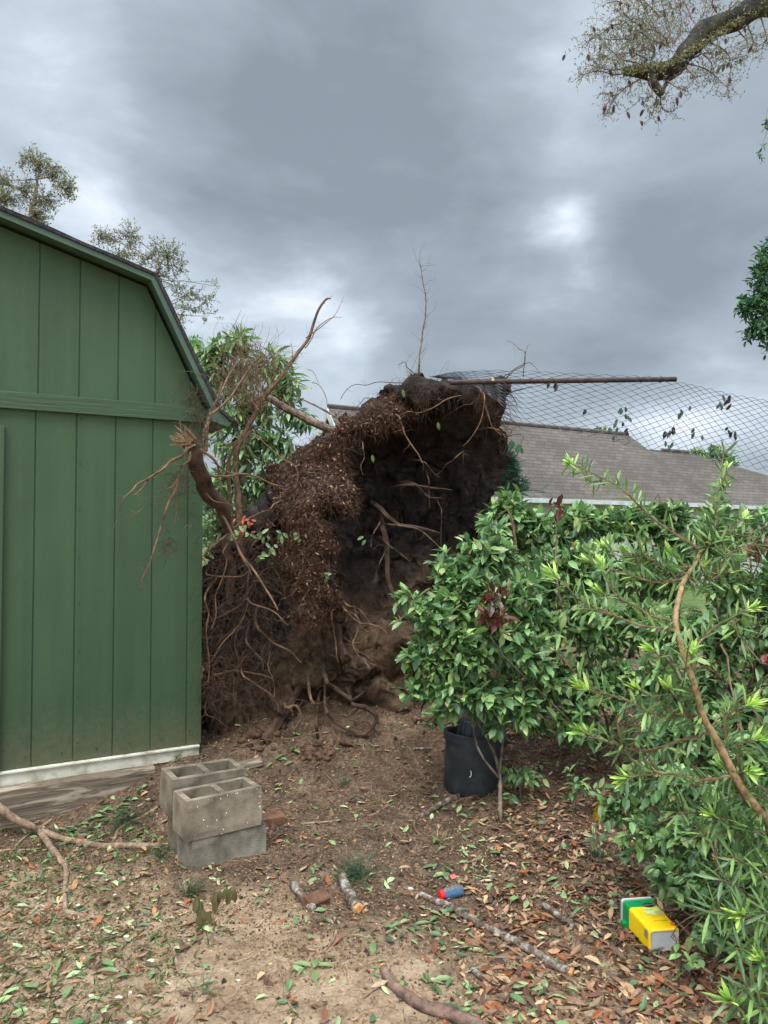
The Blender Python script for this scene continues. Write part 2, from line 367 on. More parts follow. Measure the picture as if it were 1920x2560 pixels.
M_trim = mat("green_trim_paint", rgb(63, 86, 59, .66), rgb(71, 96, 65, .66), 3, .55, .9, 12, stretch=(.4, .4, 6), bdist=.006)
wall_box("trim_board", WT0, .0, z_band0, z_band1, .0065, .034, M_trim, shed)
td, zd1 = SHIT(11, 1063, .04); zd0 = SHIT(11, 1562, .04)[1]
wall_box("door", td-1.3, td, zd0-.9, zd1, .0045, .04, M_green, shed)
# fascia boards under the roof edge
def strip(name, pts, h, th, o0, m, par):
    q = MB()
    for a, b_ in pts:
        for (o_, dz) in ((o0, 0), (o0+th, 0), (o0+th, h), (o0, h)): q.vert(SW(a, o_, b_+dz))
    for i in range(len(pts)-1):
        for k in range(4): q.face(i*4+k, i*4+(k+1) % 4, (i+1)*4+(k+1) % 4, (i+1)*4+k)
    q.face(0, 1, 2, 3); n = (len(pts)-1)*4; q.face(n+3, n+2, n+1, n)
    return q.build(name, m, par)
M_fasc = mat("pale_green_fascia", rgb(66, 86, 72, .9), rgb(76, 98, 80, .9), 4, .5, .3, 20, bdist=.003)
def offp(pts, d):                                   # shift a profile outwards
    r_ = []
    for i, (a, b_) in enumerate(pts):
        p0 = pts[max(i-1, 0)]; p1 = pts[min(i+1, len(pts)-1)]; dx, dz = p1[0]-p0[0], p1[1]-p0[1]; l = math.hypot(dx, dz)
        r_.append((a-dz/l*d, b_+dx/l*d))
    return r_
core = full[1:-1]
lo = core; hi = offp(core, .036)
q = MB()
for (a, b_), (a2, b2) in zip(lo, hi):
    for (x, z, o_) in ((a, b_, OV-.02), (a, b_, OV), (a2, b2, OV), (a2, b2, OV-.02)): q.vert(SW(x, o_, z))
for i in range(len(lo)-1):
    for k in range(4): q.face(i*4+k, i*4+(k+1) % 4, (i+1)*4+(k+1) % 4, (i+1)*4+k)
q.face(0, 1, 2, 3); n = (len(lo)-1)*4; q.face(n+3, n+2, n+1, n)
q.build("fascia", M_fasc, shed)
# roof deck with shingles, from the front overhang to the back
M_shin = mat("charcoal_shingle", rgb(34, 34, 36), rgb(70, 68, 70), 30, .95, .6, 90, bdist=.01)
q = MB(); r0 = offp(full, .038); r1 = offp(full, .058)
# shingle courses: many little steps along each slope
def courses(pts, step=.14):
    o_ = []
    for (a, b_), (c_, d_) in zip(pts, pts[1:]):
        n = max(1, int(math.hypot(c_-a, d_-b_)/step))
        for i in range(n): o_.append((a+(c_-a)*i/n, b_+(d_-b_)*i/n))
    return o_+[pts[-1]]
rr1 = courses(r1); rr0 = courses(r0)
seg = []
for i, (a, b_) in enumerate(rr1): seg.append((a, b_+rnd.uniform(-.004, .004)))
nL = 8
for oi in range(nL+1):
    o_ = OV+.018-(SHL+OV*2)*oi/nL
    for (a, b_) in seg: q.vert(SW(a, o_+(rnd.uniform(-.006, .006) if oi == 0 else 0), b_))
m_ = len(seg)
for oi in range(nL):
    for i in range(m_-1): q.face(oi*m_+i, oi*m_+i+1, (oi+1)*m_+i+1, (oi+1)*m_+i)
base = len(q.v)
for oi in (0, 1):
    o_ = (OV+.012) if oi == 0 else (OV-(SHL+OV*2))
    for (a, b_) in rr0: q.vert(SW(a, o_, b_))
for i in range(m_-1): q.face(base+i, base+m_+i, base+m_+i+1, base+i+1); q.face(i, base+i, base+i+1, i+1)
q.face(m_-1, base+m_-1, base+2*m_-1, nL*m_+m_-1)
q.build("roof", M_shin, shed)
# soffit under the front overhang and the boxed eave tail
q = MB(); r2 = offp(full, .030)
for (a, b_) in r2: q.vert(SW(a, OV-.022, b_))
for (a, b_) in r2: q.vert(SW(a, -SHL, b_))
n = len(r2)
for i in range(n-1): q.face(i, i+1, n+i+1, n+i)
M_soff = mat("dark_green_soffit", rgb(60, 82, 66), rgb(70, 92, 72), 4, .6, .2)
q.build("soffit", M_soff, shed)
q = MB(); a0 = k2; a1 = (k2[0]+.12, k2[1]-.10)
for o_ in (OV-.003, -.25):
    for pt in ((a0[0]-.03, a0[1]+.02), (a0[0]+.02, a0[1]+.03), (a1[0], a1[1]+.04), (a1[0]-.02, a1[1]+.01), (a0[0]-.0, a0[1]-.06)): q.vert(SW(pt[0], o_, pt[1]))
q.face(0, 1, 2, 3, 4); q.face(9, 8, 7, 6, 5)
for i in range(5): q.face(i, (i+1) % 5, 5+(i+1) % 5, 5+i)
q.build("eave_tail", M_soff, shed)
M_white = mat("dirty_white_vinyl", rgb(140, 134, 112), rgb(206, 202, 184), 9, .6, .2, c3=rgb(190, 185, 165))
zs1 = z_sid-.004; wall_box("skirt_board", WT0, -.015, zs1-.085, zs1-.012, -.02, .012, M_white, shed)
wall_box("skirt_flashing", WT0, -.015, zs1-.012, zs1, -.02, .028, M_white, shed)
# weathered timber beam lying against the skirt
mw = bpy.data.materials.new("weathered_timber"); mw.use_nodes = True; t = mw.node_tree; b = t.nodes['Principled BSDF']; b.inputs['Roughness'].default_value = .9
tc = N(t, 'ShaderNodeTexCoord'); mpn = N(t, 'ShaderNodeMapping'); mpn.inputs['Scale'].default_value = (1.2, 10, 14); t.links.new(tc.outputs['Object'], mpn.inputs[0])
wv = N(t, 'ShaderNodeTexNoise'); wv.inputs['Scale'].default_value = 2.2; wv.inputs['Detail'].default_value = 8; wv.inputs['Distortion'].default_value = 1.1; t.links.new(mpn.outputs[0], wv.inputs[0])
rp = N(t, 'ShaderNodeValToRGB'); el = rp.color_ramp.elements; el[0].position = .3; el[0].color = (*rgb(58, 48, 38), 1); el[1].position = .68; el[1].color = (*rgb(158, 146, 126), 1)
q_ = el.new(.46); q_.color = (*rgb(112, 98, 80), 1); q_ = el.new(.5); q_.color = (*rgb(84, 70, 56), 1); q_ = el.new(.54); q_.color = (*rgb(132, 118, 98), 1)
t.links.new(wv.outputs[0], rp.inputs[0]); t.links.new(rp.outputs[0], b.inputs['Base Color'])
bp = N(t, 'ShaderNodeBump'); bp.inputs['Strength'].default_value = .7; bp.inputs['Distance'].default_value = .01; t.links.new(wv.outputs[0], bp.inputs['Height']); t.links.new(bp.outputs[0], b.inputs['Normal'])
M_wood = mw
def beam(name, A, B, wd, ht, m, label, cat, tilt=0, group=None):     # A, B: ends of the axis (centre)
    A = Vector(A); B = Vector(B); d = (B-A); L = d.length; rot = d.to_track_quat('X', 'Z').to_matrix() @ Matrix.Rotation(tilt, 3, 'X')
    q = MB(); n = max(3, int(L/.06)); bv = min(wd, ht)*.12
    prf = [(-wd/2+bv, -ht/2), (wd/2-bv, -ht/2), (wd/2, -ht/2+bv), (wd/2, ht/2-bv), (wd/2-bv, ht/2), (-wd/2+bv, ht/2), (-wd/2, ht/2-bv), (-wd/2, -ht/2+bv)]
    for i in range(n+1):
        for (y_, z_) in prf:
            e_ = 1+.05*noise.noise(Vector((i*.5, y_*30, z_*30))); q.vert((L*i/n-L/2, y_*e_, z_*e_))
    for i in range(n):
        for k in range(8): q.face(i*8+k, i*8+(k+1) % 8, (i+1)*8+(k+1) % 8, (i+1)*8+k)
    q.face(*range(7, -1, -1)); q.face(*[n*8+k for k in range(8)])
    o = q.build(name, m); o.matrix_world = Matrix.Translation((A+B)/2) @ rot.to_4x4()
    return tag(o, label, cat, group)
ta, _ = SHIT(385, 1960, .06); top = zs1-.10
pa = SW(-2.6, .055, 0); pb = SW(ta, .055, 0)
pa.z = top-.10; pb.z = top-.10
beam("timber_beam", pa, pb, .09, .235, M_wood, "long weathered timber beam with knots lying along the white skirt of the green shed", "beam")
beam("timber_sleeper", P(520, 1838, 5.5)+Vector((-.1, 1.0, 0)), P(528, 1842, 5.35), .13, .10, M_wood, "grey timber sleeper end poking out behind the shed corner by the roots", "timber")
beam("wood_plank", G(545, 1928, .02), G(655, 1903, .02), .07, .03, M_wood, "thin dirty plank in the soil just behind the tilted concrete blocks", "plank", .3)

# ------------------------------------------------------------------ concrete blocks
def conc(name, a, b_, c_):
    m = mat(name, a, c_, 7, .95, 1, 150, c3=b_, bdist=.005, detail=12); return m
M_cb = [conc("tan_concrete", rgb(92, 82, 68), rgb(132, 119, 100), rgb(152, 138, 118)), conc("grey_concrete", rgb(84, 77, 66), rgb(122, 113, 99), rgb(150, 141, 126)),
        conc("stained_concrete", rgb(84, 76, 63), rgb(122, 111, 93), rgb(148, 136, 116)), conc("mossy_concrete", rgb(84, 78, 60), rgb(116, 106, 86), rgb(140, 130, 110))]
def block(o0, yaw, m, label, L=.39, W=.195, Hh=.19, roll=0, pitch=0, specks=False):
    q = MB(); wt = .032; fl = .045
    xs_ = [-L/2, -L/2+wt*1.0, -wt*.5, wt*.5, L/2-wt, L/2]; ys_ = [-W/2, -W/2+wt, W/2-wt, W/2]
    nz_ = 6; idx = {}
    def vv(i, j, k, ins=0):
        key = (i, j, k)
        if key not in idx:
            x, y = xs_[i], ys_[j]; z = Hh*k/nz_
            if 0 < j < 3 and 0 < i < 5:            # cores taper towards the bottom
                tp = .006*(1-k/nz_)
                y += -tp if j == 2 else tp; x += tp if i in (1, 3) else -tp
            jit = .0018; p = Vector((x, y, z)); p += noise.noise_vector(p*22+Vector((yaw*9, 0, 0)))*jit
            if k in (0, nz_) and (i in (0, 5) or j in (0, 3)): p += Vector((-math.copysign(.003, x) if i in (0, 5) else 0, -math.copysign(.003, y) if j in (0, 3) else 0, 0))
            idx[key] = q.vert(p)
        return idx[key]
    hole = {(1, 1), (3, 1)}
    for i in range(5):
        for j in range(3):
            if (i, j) in hole: continue
            q.face(vv(i, j, nz_), vv(i+1, j, nz_), vv(i+1, j+1, nz_), vv(i, j+1, nz_)); q.face(vv(i, j, 0), vv(i, j+1, 0), vv(i+1, j+1, 0), vv(i+1, j, 0))
    for k in range(nz_):
        for i in range(5): q.face(vv(i, 0, k), vv(i+1, 0, k), vv(i+1, 0, k+1), vv(i, 0, k+1)); q.face(vv(i+1, 3, k), vv(i, 3, k), vv(i, 3, k+1), vv(i+1, 3, k+1))
        for j in range(3): q.face(vv(0, j+1, k), vv(0, j, k), vv(0, j, k+1), vv(0, j+1, k+1)); q.face(vv(5, j, k), vv(5, j+1, k), vv(5, j+1, k+1), vv(5, j, k+1))
        for i in (1, 3):
            q.face(vv(i, 1, k+1), vv(i+1, 1, k+1), vv(i+1, 1, k), vv(i, 1, k)); q.face(vv(i+1, 2, k+1), vv(i, 2, k+1), vv(i, 2, k), vv(i+1, 2, k))
            q.face(vv(i, 2, k+1), vv(i, 1, k+1), vv(i, 1, k), vv(i, 2, k)); q.face(vv(i+1, 1, k+1), vv(i+1, 2, k+1), vv(i+1, 2, k), vv(i+1, 1, k))
    if specks:
        q.m = 1
        for k in range(30):
            x = rnd.uniform(-.18, .185); z = rnd.uniform(.0, Hh) if k % 3 else Hh-.006
            if k < 7: x = .184+rnd.uniform(-.006, .002); z = Hh*(.97-.05*k-.3*rnd.random())
            r_ = rnd.uniform(.0012, .0035); p = Vector((x, -W/2+.001, z)); n0 = len(q.v)
            for a in range(6): q.vert(p+Vector((math.cos(a)*r_*rnd.uniform(.7, 1.2), -.0026, math.sin(a)*r_*rnd.uniform(.7, 1.8))))
            q.face(*range(n0, n0+6))
    o = q.build("concrete_block", [m, M_pw]); o.location = o0; o.rotation_euler = (roll, pitch, yaw)
    return tag(o, label, "concrete block", "hollow concrete blocks stacked by the shed")
BH = .19
M_pw = mat('white_paint_speck', rgb(215, 215, 210), rgb(235, 235, 230), 20, .5, 0)
yawb = R(36)
c0 = P(480, 2168, 3.56); c0.z = 0
ex = Vector((math.cos(yawb), math.sin(yawb), 0)); ey = Vector((-math.sin(yawb), math.cos(yawb), 0))
cen = c0+ex*.195+ey*.097
block(cen+Vector((0, 0, -.052)), yawb, M_cb[1], "dark grey concrete block at the bottom front of the stack", Hh=BH)
ft = block(cen+Vector((0, 0, BH-.05))-ex*.028-ey*.006, yawb-R(1), M_cb[0], "tan concrete block with white paint specks, on top at the front", Hh=BH, specks=True)
cen2 = cen+ey*.212-ex*.01
block(cen2+ex*.02+Vector((0, 0, -.03)), yawb-R(3), M_cb[3], "mossy concrete block at the bottom of the rear stack", L=.36, Hh=BH)
block(cen2+Vector((-.01, .0, BH-.008)), yawb-R(2), M_cb[2], "tilted concrete block on the rear stack, beside the white shed skirt", roll=R(3), pitch=R(1.5), Hh=BH)
# bricks
M_brick = mat("old_brick", rgb(70, 48, 36), rgb(122, 88, 66), 14, .95, .6, 60, bdist=.006)
p0 = G(672, 2052, .02); beam("clay_brick", p0+Vector((-.09, -.03, 0)), p0+Vector((.07, .05, 0)), .09, .055, M_brick, "reddish clay brick half sunk in soil beside the concrete blocks", "brick")
p0 = G(790, 2248, .02); beam("broken_brick", p0+Vector((-.04, -.03, -.01)), p0+Vector((.04, .04, -.005)), .06, .05, M_brick, "broken brown brick piece lying between the two short logs", "brick", .4)

# ------------------------------------------------------------------ uprooted tree: the root plate torn out of the ground
def pdist(pts, poly):
    p = np.asarray(pts, float)[:, None, :]; a = np.asarray(poly, float); b_ = np.roll(a, -1, 0); ab = b_-a
    t_ = np.clip(((p-a)*ab).sum(2)/(ab*ab).sum(1), 0, 1); q = a+t_[..., None]*ab; d = np.sqrt(((p-q)**2).sum(2)); k = d.argmin(1)
    return d[np.arange(len(d)), k], q[np.arange(len(d)), k]
def inside(pts, poly):
    p = np.asarray(pts, float); a = np.asarray(poly, float); b_ = np.roll(a, -1, 0); c = np.zeros(len(p), bool)
    for (x1, y1), (x2, y2) in zip(a, b_):
        if y1 == y2: continue
        c ^= ((y1 > p[:, 1]) != (y2 > p[:, 1])) & (p[:, 0] < (x2-x1)*(p[:, 1]-y1)/(y2-y1)+x1)
    return c
def pixmass(mb, poly, D, step, bulge, bpx, thick, amp, rag=10):
    """a closed lumpy body: outline given as directions, own distance D(px,py), own thickness"""
    poly = [(x*1., y*1.) for x, y in poly]
    # ragged outline
    pl = []
    for (x1, y1), (x2, y2) in zip(poly, poly[1:]+poly[:1]):
        n = max(1, int(math.hypot(x2-x1, y2-y1)/(step*1.5)))
        for i in range(n):
            x = x1+(x2-x1)*i/n; y = y1+(y2-y1)*i/n; v = noise.noise_vector(Vector((x*.03, y*.03, 3)))+.6*noise.noise_vector(Vector((x*.1, y*.1, 8))); pl.append((x+v.x*rag, y+v.y*rag))
    x0 = min(p[0] for p in pl); x1 = max(p[0] for p in pl); y0 = min(p[1] for p in pl); y1 = max(p[1] for p in pl)
    nx_ = int((x1-x0)/step)+2; ny_ = int((y1-y0)/step)+2
    gp = [(x0+i*step, y0+j*step) for j in range(ny_+1) for i in range(nx_+1)]
    cc = [(x0+(i+.5)*step, y0+(j+.5)*step) for j in range(ny_) for i in range(nx_)]
    ins = inside(cc, pl).reshape(ny_, nx_)
    dist, near_ = pdist(gp, pl); W_ = nx_+1
    used = {}; cnt = {}
    for j in range(ny_):
        for i in range(nx_):
            if ins[j, i]:
                for a in (j*W_+i, j*W_+i+1, (j+1)*W_+i, (j+1)*W_+i+1): cnt[a] = cnt.get(a, 0)+1
    fr = []
    for a, c in cnt.items():
        bnd = c < 4; px, py = near_[a] if bnd else gp[a]; d = 0 if bnd else dist[a]
        e_ = min(1, d/bpx); e_ = math.sqrt(1-(1-e_)**2)
        Dc = D(px, py); f_ = P(px, py, Dc-bulge*e_); bk = P(px, py, Dc+thick*e_+.002)
        def disp(q):
            v = noise.noise_vector(q*2.3)*amp*.9+noise.noise_vector(q*6)*amp*.6+noise.noise_vector(q*13)*amp*.4+noise.noise_vector(q*29)*amp*.24+noise.noise_vector(q*61)*amp*.14
            return q+v
        used[a] = (mb.vert(disp(f_)), None if bnd else mb.vert(disp(bk)))
    for j in range(ny_):
        for i in range(nx_):
            if ins[j, i]:
                q = [j*W_+i, (j+1)*W_+i, (j+1)*W_+i+1, j*W_+i+1]
                mb.face(*[used[a][0] for a in q]); fr.append(len(mb.f)-1)
                mb.face(*[used[a][1] if used[a][1] is not None else used[a][0] for a in q[::-1]])
    return fr
dsp = lambda L: [(x*1.1573, y*1.1573) for x, y in L]
plate_poly = dsp([(905, 818), (880, 835), (850, 850), (800, 872), (765, 905), (740, 930), (700, 962), (650, 992), (600, 1015), (585, 1045), (555, 1090), (500, 1130), (455, 1180), (428, 1240), (420, 1420), (430, 1540),
                  (470, 1600), (540, 1625), (640, 1640), (760, 1640), (880, 1630), (1010, 1625), (1090, 1600), (1100, 1450), (1090, 1300), (1085, 1150), (1075, 1050), (1078, 960), (1070, 880), (1095, 850), (1075, 818), (1000, 826), (950, 822)])
def sm2(a, b_, x): return sm(a, b_, x)
def Dplate(px, py):
    x, y = px/1.1573, py/1.1573                       # a hollow, dark upper face; a sandy foot that comes forward
    top = 5.75+.25*sm2(820, 1000, y)
    hollow = .55*math.exp(-(((x-860)/190)**2+((y-1080)/200)**2))+.35*math.exp(-(((x-560)/110)**2+((y-1330)/170)**2))
    foot = -.62*sm2(1240, 1640, y)
    shelf = -.22*math.exp(-(((y-1395)/60)**2+((x-840)/140)**2))
    cave = .55*math.exp(-(((x-690)/36)**2+((y-1560)/42)**2))+.40*math.exp(-(((x-790)/45)**2+((y-1545)/26)**2))+.3*math.exp(-(((x-880)/40)**2+((y-1440)/60)**2))
    lft = .0 if x > 620 else .2*sm2(0, 1, (620-x)/120)*sm2(1150, 1300, y)*0
    return top+hollow+foot+shelf+cave+lft-.10*sm2(1000, 1080, x)
M_soil = bpy.data.materials.new("torn_soil"); M_soil.use_nodes = True; t = M_soil.node_tree; b = t.nodes['Principled BSDF']; b.inputs['Roughness'].default_value = .97; b.inputs['Specular IOR Level'].default_value = .1
geo = N(t, 'ShaderNodeNewGeometry'); pos = geo.outputs['Position']
humus = rampn(nse(9, 9, .75), [(.32, (.014, .012, .012)), (.52, (.038, .031, .028)), (.7, (.10, .072, .054))])
sandy = rampn(nse(5, 10, .72, .6), [(.34, rgb(48, 38, 30)), (.5, rgb(86, 69, 54)), (.66, rgb(128, 105, 82))])
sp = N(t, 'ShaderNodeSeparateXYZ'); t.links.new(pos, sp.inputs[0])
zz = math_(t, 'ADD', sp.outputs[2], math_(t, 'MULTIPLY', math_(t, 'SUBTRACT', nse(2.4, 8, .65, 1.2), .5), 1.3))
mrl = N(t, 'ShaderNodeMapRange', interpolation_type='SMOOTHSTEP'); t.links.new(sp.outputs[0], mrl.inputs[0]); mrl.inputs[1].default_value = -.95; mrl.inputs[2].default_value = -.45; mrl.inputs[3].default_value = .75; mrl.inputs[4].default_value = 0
zz = math_(t, 'ADD', zz, mrl.outputs[0])  # left side shifted to humus colour, partly painting in the shade there
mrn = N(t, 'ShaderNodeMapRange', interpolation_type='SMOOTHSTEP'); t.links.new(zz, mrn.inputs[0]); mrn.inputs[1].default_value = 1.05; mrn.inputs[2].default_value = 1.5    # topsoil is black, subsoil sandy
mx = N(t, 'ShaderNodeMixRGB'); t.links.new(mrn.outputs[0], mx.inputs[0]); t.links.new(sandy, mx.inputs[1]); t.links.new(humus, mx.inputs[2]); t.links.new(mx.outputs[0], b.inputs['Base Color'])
bp = N(t, 'ShaderNodeBump'); bp.inputs['Strength'].default_value = 1; bp.inputs['Distance'].default_value = .03; t.links.new(nse(28, 9, .75), bp.inputs['Height']); t.links.new(bp.outputs[0], b.inputs['Normal'])
M_mulch = mat("leaf_mulch_crust", rgb(34, 23, 18), rgb(104, 78, 58), 55, .95, 1, 70, c3=rgb(64, 43, 32), bdist=.03, detail=10)

tree0 = empty("uprooted_tree", (-.1, 5.6, 0), "huge torn up root plate of a fallen tree with dark earth and dangling roots", "fallen tree")
mb = MB(); pixmass(mb, plate_poly, Dplate, 6, .22, 60, .55, .11, 20)
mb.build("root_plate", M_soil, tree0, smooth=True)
lobe = dsp([(800, 868), (765, 903), (735, 930), (700, 958), (645, 990), (598, 1012), (575, 1060), (600, 1100), (612, 1150), (615, 1200), (632, 1280), (640, 1330), (660, 1352), (690, 1350), (705, 1325), (735, 1318), (748, 1285),
            (722, 1240), (716, 1190), (722, 1140), (700, 1110), (735, 1095), (770, 1120), (772, 1060), (758, 1010), (765, 970), (790, 935), (850, 925), (905, 905), (880, 880)])
def Dlobe(px, py):
    x, y = px/1.1573, py/1.1573
    return 5.45-.18*sm2(980, 1150, y)+.12*sm2(720, 780, x)+.16*sm2(0, 1, (900-y)/60)-.22*math.exp(-(((x-670)/60)**2))*sm2(990, 1100, y)
mb2 = MB(); frl = pixmass(mb2, lobe, Dlobe, 6, .10, 40, .30, .085, 26)
mb2.build("mulch_crust", M_mulch, tree0, smooth=True)
rim = dsp([(905, 816), (880, 832), (870, 850), (900, 880), (960, 862), (1010, 872), (1040, 900), (1072, 925), (1090, 868), (1096, 842), (1070, 814), (1000, 824), (950, 820)])
mb3 = MB(); frr = pixmass(mb3, rim, lambda x, y: 5.5, 8, .10, 30, .4, .06, 8)
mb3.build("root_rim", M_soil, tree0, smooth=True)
# leaf chips pressed into the crust, and hair roots
chipc = [rgb(112, 84, 62), rgb(88, 62, 46), rgb(66, 44, 34), rgb(46, 31, 26), rgb(100, 70, 50), rgb(150, 122, 94), rgb(54, 35, 29), rgb(74, 44, 34), rgb(48, 34, 28)]
def fcen(mb, fi):
    f_ = mb.f[fi]; ps = [Vector(mb.v[i]) for i in f_]; c = sum(ps, Vector())/len(ps); n_ = (ps[1]-ps[0]).cross(ps[2]-ps[0])
    n_ = n_.normalized() if n_.length > 1e-9 else Vector((0, -1, 0))
    if n_.dot(c-Vector((0, 0, H))) > 0: n_ = -n_
    return c, n_
ch = MB()
for _ in range(15000):
    c, n_ = fcen(mb2, rnd.choice(frl)); d = (rv(1)); d -= n_*d.dot(n_)*.8; L = .006+.036*rnd.random()**1.8
    ch.leaf(c+n_*rnd.uniform(.0, .02)+rv(.008), d, n_+rv(.5), L, L*rnd.uniform(.25, .5), vary(rnd.choice(chipc), .25), curl=rnd.uniform(-.2, .4), simple=True)
ch.build("leaf_chips", M_litter, tree0, colattr=True)["kind"] = 'stuff'
hr = MB()
def hair(mb, p, L, r, d0=None, seg=5, droop=.5, n=3, wild=.5):
    d = (d0 or rv(1)).normalized(); pts = [p]
    for i in range(seg):
        d = (d+rv(wild*.5)+Vector((0, 0, -droop*.35))).normalized(); pts.append(pts[-1]+d*L/seg)
    mb.tube(pts, (r, r*.35), n, sm=1, cap=False); return pts
allf = [i for i in range(0, len(mb.f), 2)]
for _ in range(2600):
    src, fl_ = ((mb, allf), (mb2, frl), (mb3, frr))[rnd.choice((0, 0, 0, 1, 1, 2))]
    c, n_ = fcen(src, rnd.choice(fl_)); hair(hr, c, rnd.uniform(.05, .22), rnd.uniform(.0008, .002), n_+rv(.6), 5, .8)
for _ in range(420):                               # fringe of fine roots round the torn edge
    y_ = rnd.uniform(850, 1500); x_ = 1078+rnd.gauss(0, 10) if y_ > 900 else 1085
    hair(hr, P(x_*1.1573-6, y_*1.1573, 5.72+rnd.uniform(-.15, .25)), rnd.uniform(.06, .28), rnd.uniform(.0008, .0022), Vector((1, rnd.uniform(-.6, .2), rnd.uniform(-.4, .4))), 6, .7, wild=.8)
for _ in range(500):
    k_ = rnd.random(); x_ = 600+300*k_; y_ = 1015-195*k_**.9; hair(hr, P(x_*1.1573, y_*1.1573+8, 5.5+rnd.uniform(-.1, .2)), rnd.uniform(.04, .16), rnd.uniform(.0008, .0018), Vector((rnd.uniform(-1, .4), 0, rnd.uniform(.1, 1))), 5, .1, wild=.9)
hr.m = 0
hr.build("hair_roots", M_rootdark, tree0)["kind"] = 'stuff'
# matted lumps of fibre clinging to the crust
fm = MB()
for _ in range(1500):
    c, n_ = fcen(mb2, rnd.choice(frl)); hair(fm, c+n_*.01, rnd.uniform(.04, .15), rnd.uniform(.0007, .0014), n_*.5+rv(.7)+Vector((0, 0, -.4)), 5, .8, wild=1)
fm.build("fibre_mat", mat("red_brown_fibre", rgb(52, 32, 26), rgb(104, 68, 50), 20, .9, 0), tree0)["kind"] = 'stuff'
# countable roots, traced as polylines with their own depths
def Z(ox, oy, k): return lambda x, y: (ox+x/k, oy+y/k)
Z1 = Z(0, 500, 2.37); Z2 = Z(400, 700, 2.765); Z3 = Z(850, 850, 3.318); Z4 = Z(450, 1200, 2.552); ZS = Z(0, 900, 2.963); Z5 = Z(0, 1780, 2.37); Z6 = Z(600, 1780, 2.37); Z7 = Z(1220, 1780, 2.37); Z8 = Z(950, 1100, 1.7103); ZT = Z(1400, 0, 3.19); ZC = Z(0, 350, 2.765); ZF = Z(1200, 900, 2.304)
def root(zf, pts, Y, rpx, m=M_root, par=tree0, name="root", wob=.012, n=6, ret=False):
    """Y: depth or (start,end); rpx: thickness in photo pixels at both ends"""
    if not isinstance(Y, tuple): Y = (Y, Y)
    k = len(pts); W_ = []
    for i, (a, b_) in enumerate(pts):
        t_ = i/(k-1); y_ = Y[0]+(Y[1]-Y[0])*t_; px, py = zf(a, b_); W_.append(P(px, py, y_))
    r0_ = rpx[0]/F*Y[0]/2*(.52 if zf in (Z4, Z3) else .66); r1_ = rpx[1]/F*Y[1]/2*.7
    rr_ = [r0_+(r1_-r0_)*i/(k-1) for i in range(k)]; rr_[-1] *= .6
    if par is tree0:                                  # grow out of the earth
        d0 = (W_[0]-W_[1]).normalized(); W_ = [W_[0]+d0*.10+Vector((0, .5, 0))] + W_; rr_ = [r0_*1.1]+rr_
        if rpx[1] >= 12: W_.append(W_[-1]+(W_[-1]-W_[-2]).normalized()*.08+Vector((0, .5, 0))); rr_.append(r1_)
    q = MB(); pts2 = q.tube(W_, rr_, n, wob=wob)
    # side hairs
    for _ in range(int(k*1.5)): hair(q, rnd.choice(pts2), rnd.uniform(.03, .12), max(.0008, r1_*.3), None, 4, .5)
    o = q.build(name, m, par)
    return pts2
